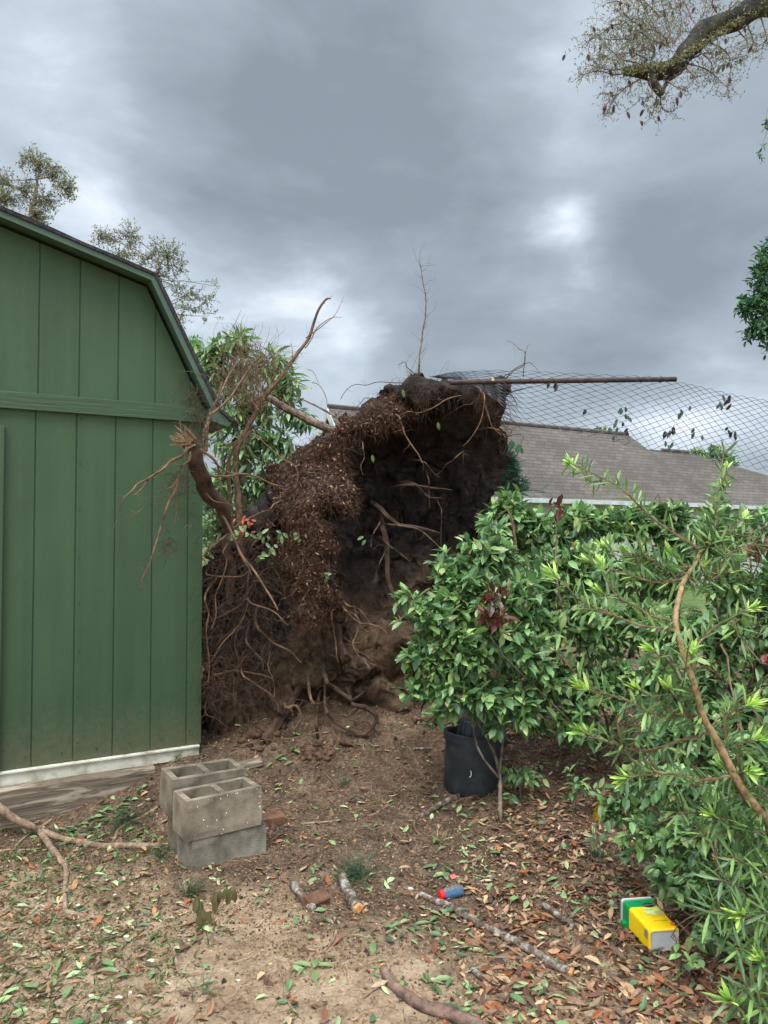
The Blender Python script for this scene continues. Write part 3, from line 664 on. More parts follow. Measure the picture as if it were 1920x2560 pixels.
R4 = [ # from the sandy foot
 ([(620, 1500), (660, 1440), (700, 1400), (690, 1330)], (5.1, 5.3), (70, 40), M_rootdark), ([(520, 1680), (590, 1600), (650, 1500), (720, 1400)], (4.95, 5.2), (52, 40), M_rootdark),
 ([(680, 1450), (740, 1440), (775, 1520), (730, 1590), (715, 1540)], 4.98, (14, 8), M_root), ([(340, 1690), (540, 1660), (700, 1650), (900, 1610), (960, 1590), (990, 1640), (980, 1720), (900, 1790), (760, 1900)], (4.95, 4.75), (6, 4), M_root),
 ([(930, 1440), (980, 1530), (1060, 1590), (1160, 1630), (1230, 1570), (1250, 1500), (1180, 1450), (1100, 1430)], 5.0, (14, 20), M_rootdark), ([(830, 1370), (880, 1430)], 5.05, (16, 12), M_root),
 ([(870, 1530), (880, 1640), (900, 1730)], 5.0, (18, 8), M_rootdark), ([(1020, 1670), (1100, 1690), (1200, 1730), (1300, 1725)], (4.95, 4.9), (13, 5), M_root),
 ([(930, 1270), (980, 1330), (1060, 1380), (1110, 1400)], 5.05, (20, 14), M_rootdark), ([(1040, 1080), (1090, 1150), (1140, 1210)], 5.1, (20, 12), M_rootdark), ([(1120, 1080), (1180, 1130), (1240, 1170)], 5.15, (16, 7), M_rootdark),
 ([(1060, 830), (1110, 860), (1145, 910), (1120, 1000), (1100, 1050), (1130, 1110), (1180, 1160), (1210, 1200)], (5.0, 4.9), (11, 4), M_root), ([(1145, 910), (1210, 915), (1290, 950), (1325, 990)], 4.95, (9, 3), M_root),
 ([(1065, 795), (1140, 820), (1190, 880), (1220, 920)], 5.0, (8, 3), M_root), ([(1150, 920), (1190, 970), (1240, 960)], 4.95, (6, 3), M_root), ([(1110, 1040), (1170, 1025), (1210, 985)], 4.93, (5, 3), M_root),
 ([(965, 850), (980, 950), (990, 1050), (1015, 1170)], 5.05, (9, 4), M_root), ([(860, 800), (865, 880), (858, 960)], 5.1, (6, 3), M_root), ([(900, 860), (905, 940), (935, 1010)], 5.1, (6, 3), M_rootdark),
 ([(760, 590), (740, 660), (710, 750)], 5.0, (5, 3), M_root), ([(740, 700), (690, 740), (640, 760)], 5.0, (4, 2), M_root), ([(1390, 290), (1470, 300), (1560, 340), (1659, 430)], 5.35, (10, 4), M_root),
 ([(1260, 170), (1330, 240), (1400, 285), (1500, 300), (1659, 340)], (5.75, 5.4), (26, 8), M_rootdark), ([(1290, 290), (1320, 420), (1320, 560), (1340, 680), (1370, 760)], (5.75, 5.4), (30, 14), M_rootdark), ([(1250, 320), (1225, 370), (1222, 430)], 5.35, (6, 3), M_root),
 ([(1340, 420), (1400, 470), (1470, 520)], 5.4, (12, 5), M_rootdark), ([(1280, 520), (1250, 590), (1240, 650)], 5.4, (5, 2), M_root),
 ([(160, 470), (250, 390), (340, 310), (440, 250), (560, 190)], (5.0, 5.3), (15, 6), M_root), ([(430, 760), (540, 820), (620, 860), (690, 930)], (4.95, 4.85), (7, 5), M_root),
 ([(480, 920), (560, 1010), (640, 1060), (720, 1110), (775, 1165)], 5.05, (14, 5), M_root), ([(420, 1030), (480, 1100), (530, 1150), (530, 1215)], 5.0, (8, 4), M_root), ([(390, 1230), (470, 1290), (550, 1350), (620, 1430), (630, 1480)], 5.0, (9, 5), M_root),
 ([(560, 1180), (600, 1290), (600, 1400), (590, 1440)], 5.0, (7, 4), M_root), ([(345, 1380), (380, 1500), (420, 1600)], 4.98, (14, 6), M_rootdark), ([(160, 1480), (230, 1530), (300, 1580)], 4.9, (6, 3), M_rootdark),
 ([(170, 600), (300, 620), (420, 600), (460, 540)], 4.95, (7, 4), M_root), ([(275, 455), (295, 500), (270, 640), (225, 740), (230, 850), (200, 950)], 4.85, (7, 4), M_root), ([(165, 730), (185, 850), (165, 970), (185, 1120), (180, 1290)], 4.9, (9, 4), M_root),
 ([(200, 900), (300, 850), (400, 790), (470, 690)], 5.0, (10, 6), M_rootdark), ([(200, 1150), (290, 1020), (400, 880), (440, 740)], 5.0, (8, 5), M_root), ([(220, 1080), (300, 980), (420, 900)], 5.05, (7, 4), M_rootdark),
 ([(440, 600), (430, 760), (380, 900), (350, 1050), (380, 1180), (360, 1290)], 5.0, (10, 5), M_rootdark), ([(300, 400), (330, 560), (320, 700), (330, 820)], 5.15, (44, 30), M_rootdark), ([(480, 380), (440, 500), (500, 620)], 5.1, (12, 6), M_rootdark),
 ([(210, 1240), (330, 1220), (470, 1230), (590, 1270)], 5.05, (12, 5), M_root), ([(370, 1190), (300, 1260), (240, 1270)], 5.0, (8, 4), M_rootdark), ([(600, 160), (560, 240), (610, 300)], 5.0, (8, 4), M_root), ([(460, 540), (520, 480), (600, 420)], 5.0, (7, 4), M_rootdark),
]
for pts, Y, rp_, m_r in R4: root(Z4, pts, Y, rp_, m_r)
R3 = [([(490, 630), (520, 710), (540, 790), (600, 880), (660, 950), (690, 1020)], 5.2, (7, 5), M_root), ([(700, 1010), (760, 1070), (825, 1135)], 5.3, (6, 3), M_rootdark), ([(560, 590), (660, 605), (780, 560), (900, 480), (1010, 460)], 5.15, (6, 4), M_root),
 ([(1160, 400), (1190, 500), (1220, 600), (1260, 700), (1340, 790)], 5.25, (8, 4), M_root), ([(1200, 450), (1180, 600), (1130, 750), (1020, 880)], 5.2, (7, 3), M_root), ([(1000, 550), (1090, 530), (1160, 450)], 5.2, (5, 3), M_rootdark),
 ([(930, 995), (980, 950), (1020, 920)], 5.2, (5, 4), M_root), ([(240, 680), (290, 710), (300, 760)], 5.1, (7, 4), M_root), ([(190, 870), (210, 970), (180, 1050), (190, 1120)], 5.3, (5, 3), M_root), ([(540, 1200), (700, 1210), (800, 1230), (930, 1245)], 5.5, (14, 5), M_rootdark),
 ([(620, 1200), (700, 1270), (750, 1300), (840, 1310)], 5.45, (10, 4), M_rootdark), ([(740, 1150), (745, 1270), (740, 1390)], 5.45, (7, 4), M_rootdark), ([(840, 1400), (835, 1550), (845, 1720)], 5.4, (5, 3), M_rootdark),
 ([(1290, 730), (1350, 770), (1400, 790), (1430, 740), (1380, 720)], 5.3, (9, 4), M_root), ([(1350, 780), (1380, 870), (1350, 950)], 5.3, (5, 3), M_rootdark), ([(1400, 800), (1470, 780), (1520, 800), (1500, 860)], 5.3, (4, 2), M_rootdark), ([(1330, 640), (1440, 680), (1490, 720)], 5.3, (4, 2), M_rootdark),
 ([(1380, 440), (1450, 510), (1470, 580)], 5.3, (6, 2), M_rootdark), ([(90, 380), (220, 380), (320, 345), (480, 355), (700, 370), (900, 405)], (5.3, 5.4), (3, 4), M_rootdark), ([(540, 180), (555, 220), (610, 270), (640, 300)], 5.45, (3, 4), M_rootdark),
 ([(200, 490), (240, 490), (250, 520)], 5.4, (3, 3), M_rootdark), ([(315, 450), (315, 500)], 5.4, (3, 3), M_rootdark), ([(1390, 440), (1500, 405), (1600, 380)], 5.4, (7, 3), M_rootdark), ([(1310, 500), (1320, 560), (1290, 620)], 5.35, (16, 8), M_rootdark)]
for pts, Y, rp_, m_r in R3: root(Z3, pts, Y, rp_, m_r)
# thin upright stem on the rim and twiggy one on the right
pts = root(Z(0, 0, .8641), [(903, 812), (910, 740), (920, 660), (912, 600), (905, 568)], 5.6, (8, 2), M_twig, name="stem")
q = MB()
for p in pts[2:]:
    for _ in range(2): hair(q, p, rnd.uniform(.06, .2), .0015, Vector((rnd.uniform(-1, 1), 0, .5)), 5, -.4)
q.build("twigs", M_twig, tree0)
root(Z3, [(1390, 300), (1450, 250), (1525, 205), (1540, 100), (1570, 30)], 5.5, (7, 2), M_twig, name="stem"); root(Z3, [(1540, 120), (1490, 80), (1440, 30), (1380, 5)], 5.5, (4, 1), M_twig, name="stem"); root(Z3, [(1530, 200), (1590, 200), (1659, 265)], 5.5, (4, 1.5), M_twig, name="stem")
# the fallen trunk and its limbs going away behind the plate
q = MB(); q.tube([Vector((.1, 6.75, 1.3)), Vector((.0, 8.0, 1.15)), Vector((-.2, 11, .8)), Vector((-.3, 14, .5))], (.33, .2), 12, wob=.04); q.build("trunk", M_bark, tree0, smooth=True)
root(Z2, [(1230, 1060), (1100, 1000), (940, 925), (820, 860), (740, 820), (640, 830)], (5.9, 5.7), (34, 22), M_bark, name="limb", n=10)
root(Z2, [(1300, 1000), (1160, 915), (1060, 860), (960, 815)], (6.2, 6.4), (10, 5), M_bark, name="limb")
# ------------------------------------------------------------------ broken root stock leaning against the shed corner
stock = empty("broken_stump", (-1.15, 4.85, .1), "broken off root stock with splintered pale top and hanging roots, leaning against the shed corner", "tree stump")
# stout body
pts = [ZS(1420, 620), ZS(1450, 760), ZS(1500, 900), ZS(1570, 1010), ZS(1640, 1080), Z4(290, 230), Z4(320, 330)]
ww = [P(a, b_, y_) for (a, b_), y_ in zip(pts, (4.45, 4.5, 4.6, 4.7, 4.8, 4.85, 4.9))]
q = MB(); q.tube(ww, [.034, .048, .052, .052, .046, .04, .025], 14, wob=.02); q.build("stock", M_rootdark, stock, smooth=True)
q = MB(); p0 = ww[0]
for _ in range(26):
    a = rnd.uniform(-.05, .04); d = Vector((-.6+rnd.gauss(0, .25), rnd.gauss(0, .3), .25+rnd.gauss(0, .22))).normalized()
    s_ = p0+Vector((a, rnd.uniform(-.04, .03), rnd.uniform(-.02, .03))); q.tube([s_, s_+d*rnd.uniform(.05, .13)], (.010, .003), 4, sm=1)
q.build("splinters", mat("splintered_wood", rgb(104, 80, 58), rgb(152, 124, 92), 40, .8, .3), stock)
RS = [([(1390, 650), (1350, 710), (1270, 750), (1210, 810), (1100, 880), (1020, 920), (980, 970), (930, 1010)], (4.4, 4.2), (15, 5)), ([(1100, 880), (1060, 940), (990, 1000)], (4.3, 4.2), (9, 5)), ([(930, 1000), (890, 1080), (870, 1170), (825, 1280)], 4.2, (3, 1)),
 ([(1410, 680), (1380, 780), (1320, 870), (1270, 940), (1190, 960)], (4.4, 4.35), (8, 3)), ([(1330, 870), (1300, 970), (1240, 1080), (1200, 1220), (1150, 1380), (1110, 1510), (1060, 1600), (1035, 1680)], (4.4, 4.25), (11, 4)), ([(1090, 1560), (1060, 1620), (1055, 1690)], 4.25, (3, 1)),
 ([(1480, 665), (1560, 720), (1610, 780), (1620, 870)], (4.4, 4.5), (14, 6)), ([(1610, 780), (1700, 830), (1830, 845), (1950, 880)], (4.45, 4.6), (6, 3)), ([(1280, 1000), (1200, 1010), (1130, 1020)], 4.35, (3, 1)), ([(1130, 1070), (1080, 1080), (1010, 1130), (960, 1100)], 4.4, (3, 2)),
 ([(1420, 1230), (1380, 1230), (1340, 1270)], 4.4, (3, 1)), ([(1300, 1000), (1310, 1120), (1290, 1240)], 4.4, (3, 2)), ([(1330, 450), (1340, 520), (1370, 600)], 4.35, (3, 4)), ([(1370, 500), (1380, 560), (1390, 620)], 4.35, (3, 4)), ([(1300, 560), (1300, 620), (1350, 650)], 4.35, (3, 4)),
 ([(1280, 750), (1330, 780), (1400, 750), (1420, 700)], 4.35, (5, 3))]
for pts, Y, rp_ in RS: root(ZS, pts, Y, rp_, M_root, stock, wob=.006)
root(Z4, [(270, 230), (330, 330), (380, 460), (460, 560), (520, 650), (570, 740), (625, 830)], (4.8, 4.55), (14, 7), M_root, stock); root(Z4, [(400, 500), (440, 560), (460, 605)], 4.65, (6, 3), M_root, stock)
root(Z2, [(350, 1350), (460, 1360), (570, 1345), (700, 1380), (790, 1415), (890, 1430)], (4.5, 4.8), (10, 3), M_root, stock); root(Z2, [(320, 1470), (370, 1520), (450, 1540), (520, 1570)], 4.6, (6, 3), M_root, stock)
q = MB()   # clumps of fibrous roots on the stock
for (zx, zy, n_, s_) in ((1430, 230, 60, .05), (1400, 330, 50, .05), (1480, 440, 80, .06), (1500, 530, 80, .06), (1250, 1380, 50, .03), (1380, 880, 60, .05), (1300, 900, 50, .06), (1500, 620, 50, .05)):
    a, b_ = ZS(zx, zy); c = P(a, b_, 4.45)
    for _ in range(n_): hair(q, c+rv(s_), rnd.uniform(.04, .12), .0015, None, 5, .5, wild=1)
for _ in range(70):
    c = P(ZS(1340, 0)[0]+rnd.uniform(-30, 30), ZS(0, 1000)[1]+rnd.uniform(-60, 60), 4.42); hair(q, c, rnd.uniform(.05, .18), .001, None, 5, .9, wild=.8)
q.build("fibrous_roots", M_rootdark, stock)["kind"] = 'stuff'
# dead leaning stems tangled above the stock
def stem(zf, pts, Y, rp_, m=M_twig, par=None, name="stem"): return root(zf, pts, Y, rp_, m, par, name, wob=.01)
snap = empty("snapped_sapling", P(620, 1290, 5.2), "bare snapped sapling with forked stems rising behind the broken stump", "sapling")
mains = [([(560, 1900), (540, 1560), (530, 1400), (520, 1250), (560, 1120), (640, 960), (700, 850), (780, 740), (860, 640), (960, 500), (1030, 400), (1060, 290), (1100, 200), (1150, 135), (1180, 130)], (5.3, 5.0), (26, 7)),
 ([(1000, 470), (1050, 400), (1090, 330), (1180, 265), (1250, 262)], 5.0, (5, 2)), ([(1010, 400), (1080, 350), (1140, 300), (1210, 240), (1270, 110)], 5.0, (5, 1)), ([(520, 1850), (480, 1480), (470, 1300), (500, 1180), (560, 1090), (640, 950)], 5.3, (18, 10)),
 ([(320, 1180), (330, 1000), (370, 880), (430, 760), (480, 650), (540, 560)], (4.5, 4.8), (13, 4)), ([(310, 1200), (300, 1080), (340, 960), (420, 880), (500, 800), (560, 700), (650, 560)], (4.5, 4.9), (16, 4)), ([(560, 1120), (640, 1060), (720, 1130), (850, 1230), (930, 1280), (950, 1360), (930, 1440)], 5.1, (6, 3)),
 ([(410, 1150), (500, 1130), (600, 1060), (700, 1000), (790, 930)], 5.1, (7, 2)), ([(1050, 710), (1100, 730), (1140, 800), (1155, 890)], 5.6, (3, 2)), ([(1020, 620), (1060, 640), (1100, 720)], 5.6, (2, 2)), ([(430, 700), (400, 820), (350, 900), (300, 1010)], 4.6, (7, 4)),
 ([(680, 900), (600, 780), (540, 700), (500, 600)], 5.1, (8, 3)), ([(720, 830), (660, 700), (690, 560), (690, 420)], 5.1, (7, 2)), ([(850, 650), (900, 600), (920, 520), (910, 440)], 5.1, (4, 2)), ([(620, 840), (700, 800), (820, 690), (830, 600)], 5.1, (7, 3)), ([(540, 300), (570, 400), (570, 480)], 5.6, (2, 2))]
for pts, Y, rp_ in mains: root(Z2, pts, Y, rp_, M_twig, snap, "stem", wob=.008)
q = MB()
for _ in range(330):
    a, b_ = Z2(rnd.gauss(610, 120), rnd.gauss(740, 120)); hair(q, P(a, b_, rnd.uniform(4.9, 5.6)), rnd.uniform(.12, .4), rnd.uniform(.0015, .003), Vector((rnd.uniform(-.7, .7), rnd.uniform(-.3, .3), 1)), 6, -.1, wild=.8)
q.build("twig_tangle", M_twig, snap)["kind"] = 'stuff'
q = MB(); 
for _ in range(800):
    a, b_ = Z4(rnd.uniform(150, 620), rnd.uniform(250, 1450)); hair(q, P(a, b_, rnd.uniform(4.95, 5.2)), rnd.uniform(.15, .5), rnd.uniform(.0008, .0024), Vector((rnd.uniform(-1, 1), rnd.uniform(-.5, .3), rnd.uniform(-1, .5))), 7, .4, wild=.7)
for _ in range(160):
    a, b_ = Z4(rnd.uniform(150, 420), rnd.uniform(1150, 1500)); hair(q, P(a, b_, rnd.uniform(4.8, 5.1)), rnd.uniform(.1, .35), rnd.uniform(.001, .002), None, 6, .4, wild=1)
q.build("root_tangle", M_rootdark, tree0)["kind"] = 'stuff'
# earth clods at the foot
q = MB()
M_clod = mat("orange_clay", rgb(60, 44, 33), rgb(108, 82, 60), 18, .95, .8, 60, bdist=.01)
def blob(mb, c, r, sq=(1, 1, 1), nz_=1.0, nu=10, nv=7):
    rows = []
    for j in range(nv+1):
        th = math.pi*j/nv; row = []
        for i in range(nu):
            ph = 2*math.pi*i/nu; v = Vector((math.sin(th)*math.cos(ph)*sq[0], math.sin(th)*math.sin(ph)*sq[1], math.cos(th)*sq[2]))
            row.append(mb.vert(c+v*r*(1+nz_*.5*noise.noise((c*9+v*1.7)))))
        rows.append(row)
    for j in range(nv):
        for i in range(nu): mb.face(rows[j][i], rows[j+1][i], rows[j+1][(i+1) % nu], rows[j][(i+1) % nu])
for k in range(260):
    a, b_ = Z4(rnd.gauss(480, 110), rnd.gauss(1630, 40)) if k % 2 else Z4(rnd.gauss(880, 130), rnd.gauss(1735, 30))
    r_ = .004+.03*rnd.random()**5; blob(q, G(a, b_, r_*.2), r_, (rnd.uniform(.8, 1.3), rnd.uniform(.8, 1.2), rnd.uniform(.5, .9)), 2.0)
tag(q.build("earth_crumbs", M_clod, smooth=True), "orange clay crumbs heaped at the foot of the root plate", "clay", kind='stuff')

# ------------------------------------------------------------------ foliage
def scale_c(L, k=1.55, des=.16):
    o_ = []
    for c in L:
        c = rgb(*c, k); l_ = .3*c[0]+.6*c[1]+.1*c[2]; o_.append((c[0]*(1-des)+l_*1.02*des, c[1]*(1-des)+l_*des, c[2]*(1-des)+l_*.85*des))
    return o_
OAKC = scale_c([(96, 108, 84), (112, 120, 92), (124, 128, 100), (84, 96, 76), (140, 132, 104), (116, 110, 88)], 1.5)
GRN = scale_c([(90, 124, 66), (110, 144, 76), (72, 100, 58), (128, 154, 92), (94, 114, 74)])
BROAD = scale_c([(84, 120, 64), (64, 98, 56), (106, 142, 74), (72, 108, 64), (54, 82, 50), (130, 160, 88), (96, 126, 82), (118, 130, 74), (80, 114, 66), (90, 130, 62)])
POD = scale_c([(82, 112, 54), (66, 94, 52), (106, 138, 62), (86, 114, 66)])
PODT = scale_c([(158, 190, 74), (132, 172, 70), (176, 200, 90), (112, 152, 66)], 1.5)
def grow(mw, ml, root_, clusters, tw, lv, L, W, cols, tl=.3, rtw=.004, limb=.02, up=Vector((0, 0, 1)), curl=.2, simple=False, tip=None, tipn=0, spread=1.0, droop=0, order=True):
    """clusters: (centre, radii xyz, share). limb to each cluster, twigs to random points of it, leaves along the last stretch"""
    for c, rad, sh in clusters:
        mid = (root_+c)/2+rv(.06)+Vector((0, 0, .08)); n_ = max(1, int(tw*sh))
        if limb: mw.tube([root_, mid, c], (limb, limb*.35), 6, wob=.03)
        for _ in range(n_):
            d = rv(1).normalized(); k = rnd.random()**.33
            e_ = c+Vector((d.x*rad[0], d.y*rad[1], d.z*rad[2]))*k
            s_ = c.lerp(e_, rnd.uniform(0, .45)) if rnd.random() < .85 else mid.lerp(c, rnd.random())
            dd = e_-s_; ln = min(dd.length, tl*3); 
            if ln < .05: continue
            s_ = e_-dd.normalized()*ln; m_ = s_.lerp(e_, .5)+rv(ln*.09)+Vector((0, 0, .05*ln)); e_ = e_+Vector((0, 0, -droop*ln))
            if rtw: mw.tube([s_, m_, e_], (rtw, rtw*.4), 3, sm=2, cap=False)
            t0 = max(0, 1-tl/ln)
            tdir = (e_-m_).normalized(); ax = tdir.orthogonal().normalized(); bx = tdir.cross(ax)
            for i in range(lv):
                t_ = t0+(1-t0)*(i+rnd.random())/lv; p = (s_*(1-t_)**2+m_*2*t_*(1-t_)+e_*t_*t_)
                a = i*2.4+rnd.uniform(-.4, .4); o_ = ax*math.cos(a)+bx*math.sin(a); d_ = (tdir*rnd.uniform(.2, .9)+o_*spread+up*rnd.uniform(-.2, .35)-Vector((0, 0, droop))).normalized()
                ll = L*rnd.uniform(.55, 1.2)
                ml.leaf(p, d_, (up+rv(.35)).normalized(), ll, W*ll/L*rnd.uniform(.85, 1.15), vary(rnd.choice(cols), .22), curl=curl*rnd.uniform(.2, 1.6), simple=simple)
            if tip and rnd.random() < tipn:
                for i in range(5):
                    d_ = (tdir+rv(.45)).normalized(); ml.leaf(e_, d_, (up+rv(.3)), L*rnd.uniform(.4, .7), W*.7, vary(rnd.choice(tip), .15), curl=curl, simple=simple)
def cl(px, py, Y, rx, ry, rd=None, sh=1.0):
    c = P(px, py, Y); a = rx/F*Y; b_ = ry/F*Y; return (c, (a, rd or (a+b_)/2, b_), sh)
# -- sparse oak tops behind the shed
def far_oak(base, trunk_pts, clusters, label, tw=36, Yk=1.0):
    t_ = empty("oak_tree", base, label, "tree", "sparse oaks behind the shed")
    a = MB(); a.tube([base]+trunk_pts, (.12, .022), 8, wob=.05); end = trunk_pts[-1]
    b2 = MB(); a2 = MB(); 
    for c in clusters:
        c = (c[0], tuple(q_*1.45 for q_ in c[1]), c[2])
        s_ = min(trunk_pts, key=lambda p: (p-c[0]).length if p.z < c[0].z+.3 else 99)
        grow(a2, b2, s_, [c], tw*c[2]*2.0, 9, .06, .036, OAKC, tl=.34, rtw=.0045, limb=.012, simple=True)
    a.build("trunk", M_bark, t_, smooth=True); a2.build("twigs", M_bark, t_); b2.build("crown", M_leaf, t_, colattr=True)
Y_ = 15
far_oak(Vector((P(95, 560, Y_).x, Y_, 0)), [P(88, 900, Y_), P(78, 560, Y_), P(85, 500, Y_), P(92, 450, Y_)],
        [cl(95, 410, Y_, 30, 38), cl(130, 430, Y_, 30, 26), cl(165, 470, Y_, 26, 32), cl(110, 500, Y_, 45, 26), cl(60, 470, Y_, 30, 30, sh=.8), cl(5, 450, Y_, 25, 40, sh=.8), cl(15, 500, Y_, 40, 24), cl(95, 545, Y_, 28, 22), cl(60, 400, Y_, 18, 18, sh=.5), cl(-60, 470, Y_, 60, 60, sh=1.5)],
        "sparse leaved oak rising above the top of the shed roof", 34)
Y_ = 17
far_oak(Vector((P(400, 900, Y_).x, Y_, 0)), [P(390, 1000, Y_), P(385, 780, Y_), P(390, 700, Y_), P(400, 660, Y_)],
        [cl(260, 590, Y_, 34, 26), cl(325, 590, Y_, 26, 34), cl(300, 640, Y_, 34, 26), cl(388, 610, Y_, 18, 22, sh=.5), cl(420, 635, Y_, 42, 34, sh=1.2), cl(365, 650, Y_, 26, 32, sh=.8), cl(450, 670, Y_, 32, 30, sh=.7), cl(400, 690, Y_, 30, 30, sh=.8), cl(440, 720, Y_, 30, 22, sh=.6),
         cl(475, 735, Y_, 36, 24, sh=.8), cl(520, 750, Y_, 32, 28, sh=.7), cl(540, 715, Y_, 16, 22, sh=.3), cl(470, 775, Y_, 40, 20, sh=.7), cl(520, 790, Y_, 30, 20, sh=.4), cl(450, 800, Y_, 26, 22, sh=.5)],
        "wind thinned oak spreading past the knee of the shed roof", 30)
# -- green tree with long leaves behind the stump
Y_ = 7.6
gt = empty("pecan_tree", Vector((P(600, 1300, Y_).x, Y_, 0)), "bright green tree with long narrow leaves behind the broken stump", "tree")
a = MB(); b2 = MB(); base = Vector((P(600, 1300, Y_).x, Y_, 0)); a.tube([base, P(610, 1250, Y_), P(620, 1100, Y_), P(610, 980, Y_)], (.09, .03), 8, wob=.04)
cs = [cl(530, 870, Y_, 50, 35), cl(590, 850, Y_, 45, 30), cl(520, 930, Y_, 60, 50, sh=1.5), cl(600, 930, Y_, 60, 55, sh=1.2), cl(680, 900, Y_, 60, 45, sh=1.2), cl(715, 960, Y_, 55, 50, sh=1.2), cl(640, 1010, Y_, 80, 60, sh=1.5), cl(560, 1030, Y_, 70, 60, sh=1.3),
      cl(740, 1030, Y_, 45, 45), cl(600, 1120, Y_, 90, 70, sh=1.8), cl(700, 1110, Y_, 75, 60, sh=1.6), cl(560, 1210, Y_, 80, 70, sh=1.6), cl(660, 1190, Y_, 70, 60, sh=1.3), cl(560, 1310, Y_, 70, 70, sh=1.4), cl(640, 1290, Y_, 70, 60, sh=1)]
for c in cs: grow(a, b2, P(615, 1060, Y_), [c], 19, 9, .15, .042, GRN, tl=.35, rtw=.004, limb=.014, droop=.25, curl=.35)
a.build("trunk", M_bark, gt); b2.build("crown", M_leaf, gt, colattr=True)
Y_ = 10
yt = empty("privet_bush", Vector((P(520, 1300, Y_).x, Y_, 0)), "fine leaved light green bush showing beside the steep shed roof edge", "bush")
a = MB(); b2 = MB()
for c in [cl(480, 860, Y_, 26, 30, sh=.7), cl(500, 920, Y_, 45, 45), cl(560, 950, Y_, 60, 50), cl(540, 1050, Y_, 70, 60), cl(600, 1130, Y_, 80, 60), cl(560, 1230, Y_, 90, 70), cl(640, 1320, Y_, 110, 60), cl(530, 1330, Y_, 80, 60), cl(740, 1200, Y_, 70, 70)]:
    grow(a, b2, P(560, 1180, Y_), [c], 34, 9, .075, .035, scale_c([(90, 138, 70), (70, 116, 58), (110, 152, 84)]), tl=.35, rtw=.004, limb=.012, simple=True)
a.tube([Vector((P(560, 1180, Y_).x, Y_, 0)), P(560, 1180, Y_)], .03, 6); a.build("stem", M_bark, yt); b2.build("foliage", M_leaf, yt, colattr=True)

# ------------------------------------------------------------------ overhanging oak limb, top right
oak = empty("live_oak_tree", (4.6, 6.0, 0), "large oak beyond the right edge with a broken mossy limb hanging overhead", "tree")
q = MB(); Yo = 5.2
tb = P(2500, -150, 6.0); q.tube([Vector((4.9, 6.2, -.1)), Vector((4.85, 6.2, 2)), Vector((4.8, 6.15, 4.0)), Vector((4.9, 6.1, 6.5))], (.42, .25), 14, wob=.06)
q.tube([Vector((4.8, 6.15, 4.6)), P(2250, -50, 5.7), P(*ZT(1750, 0), 5.3), P(*ZT(1580, 50), Yo), P(*ZT(1400, 160), Yo), P(*ZT(1150, 245), Yo), P(*ZT(1040, 380), Yo), P(*ZT(940, 490), Yo), P(*ZT(820, 570), Yo), P(*ZT(690, 590), Yo), P(*ZT(500, 590), Yo)],
       [.17, .14, .11, .085, .075, .070, .067, .064, .056, .042, .010], 14, wob=.02)
q.build("trunk", M_moss, oak, smooth=True)
q = MB(); q.tube([P(*ZT(720, 560), Yo), P(*ZT(740, 650), Yo-.05), P(*ZT(815, 755), Yo-.05)], (.036, .028), 10, wob=.01); q.tube([P(*ZT(815, 755), Yo-.05), P(*ZT(860, 650), Yo), P(*ZT(960, 570), Yo), P(*ZT(1010, 490), Yo)], (.012, .02), 8, wob=.01)
q.build("broken_fork", M_moss, oak)
tw_ = MB(); lf_ = MB()
OT = scale_c([(104, 116, 88), (120, 130, 96), (90, 92, 80), (130, 128, 98), (94, 76, 72), (92, 120, 80)])
def oaktwig(pts, r0_, r1_, nl=3):
    W_ = [P(*ZT(a, b_), Yo+rnd.uniform(-.25, .25)*(i > 0)) for i, (a, b_) in enumerate(pts)]
    ps = tw_.tube(W_, (r0_, r1_), 5, wob=.012)
    for p in ps[1:]:
        for _ in range(nl):
            h_ = hair(tw_, p, rnd.uniform(.05, .16), .0016, None, 4, .1, wild=.7)
            for hp in h_[2:]:
                for _ in range(2): 
                    if rnd.random() < .8: lf_.leaf(hp, rv(1), Vector((0, 0, 1))+rv(.3), rnd.uniform(.012, .03), .008, vary(rnd.choice(OT), .3), simple=True)
            if rnd.random() < .06: lf_.leaf(h_[-1], Vector((rnd.uniform(-.5, .5), 0, -1)), Vector((0, -1, 0)), rnd.uniform(.04, .075), .024, vary(rnd.choice([rgb(58, 50, 44), rgb(62, 80, 54), rgb(80, 50, 48)]), .3))
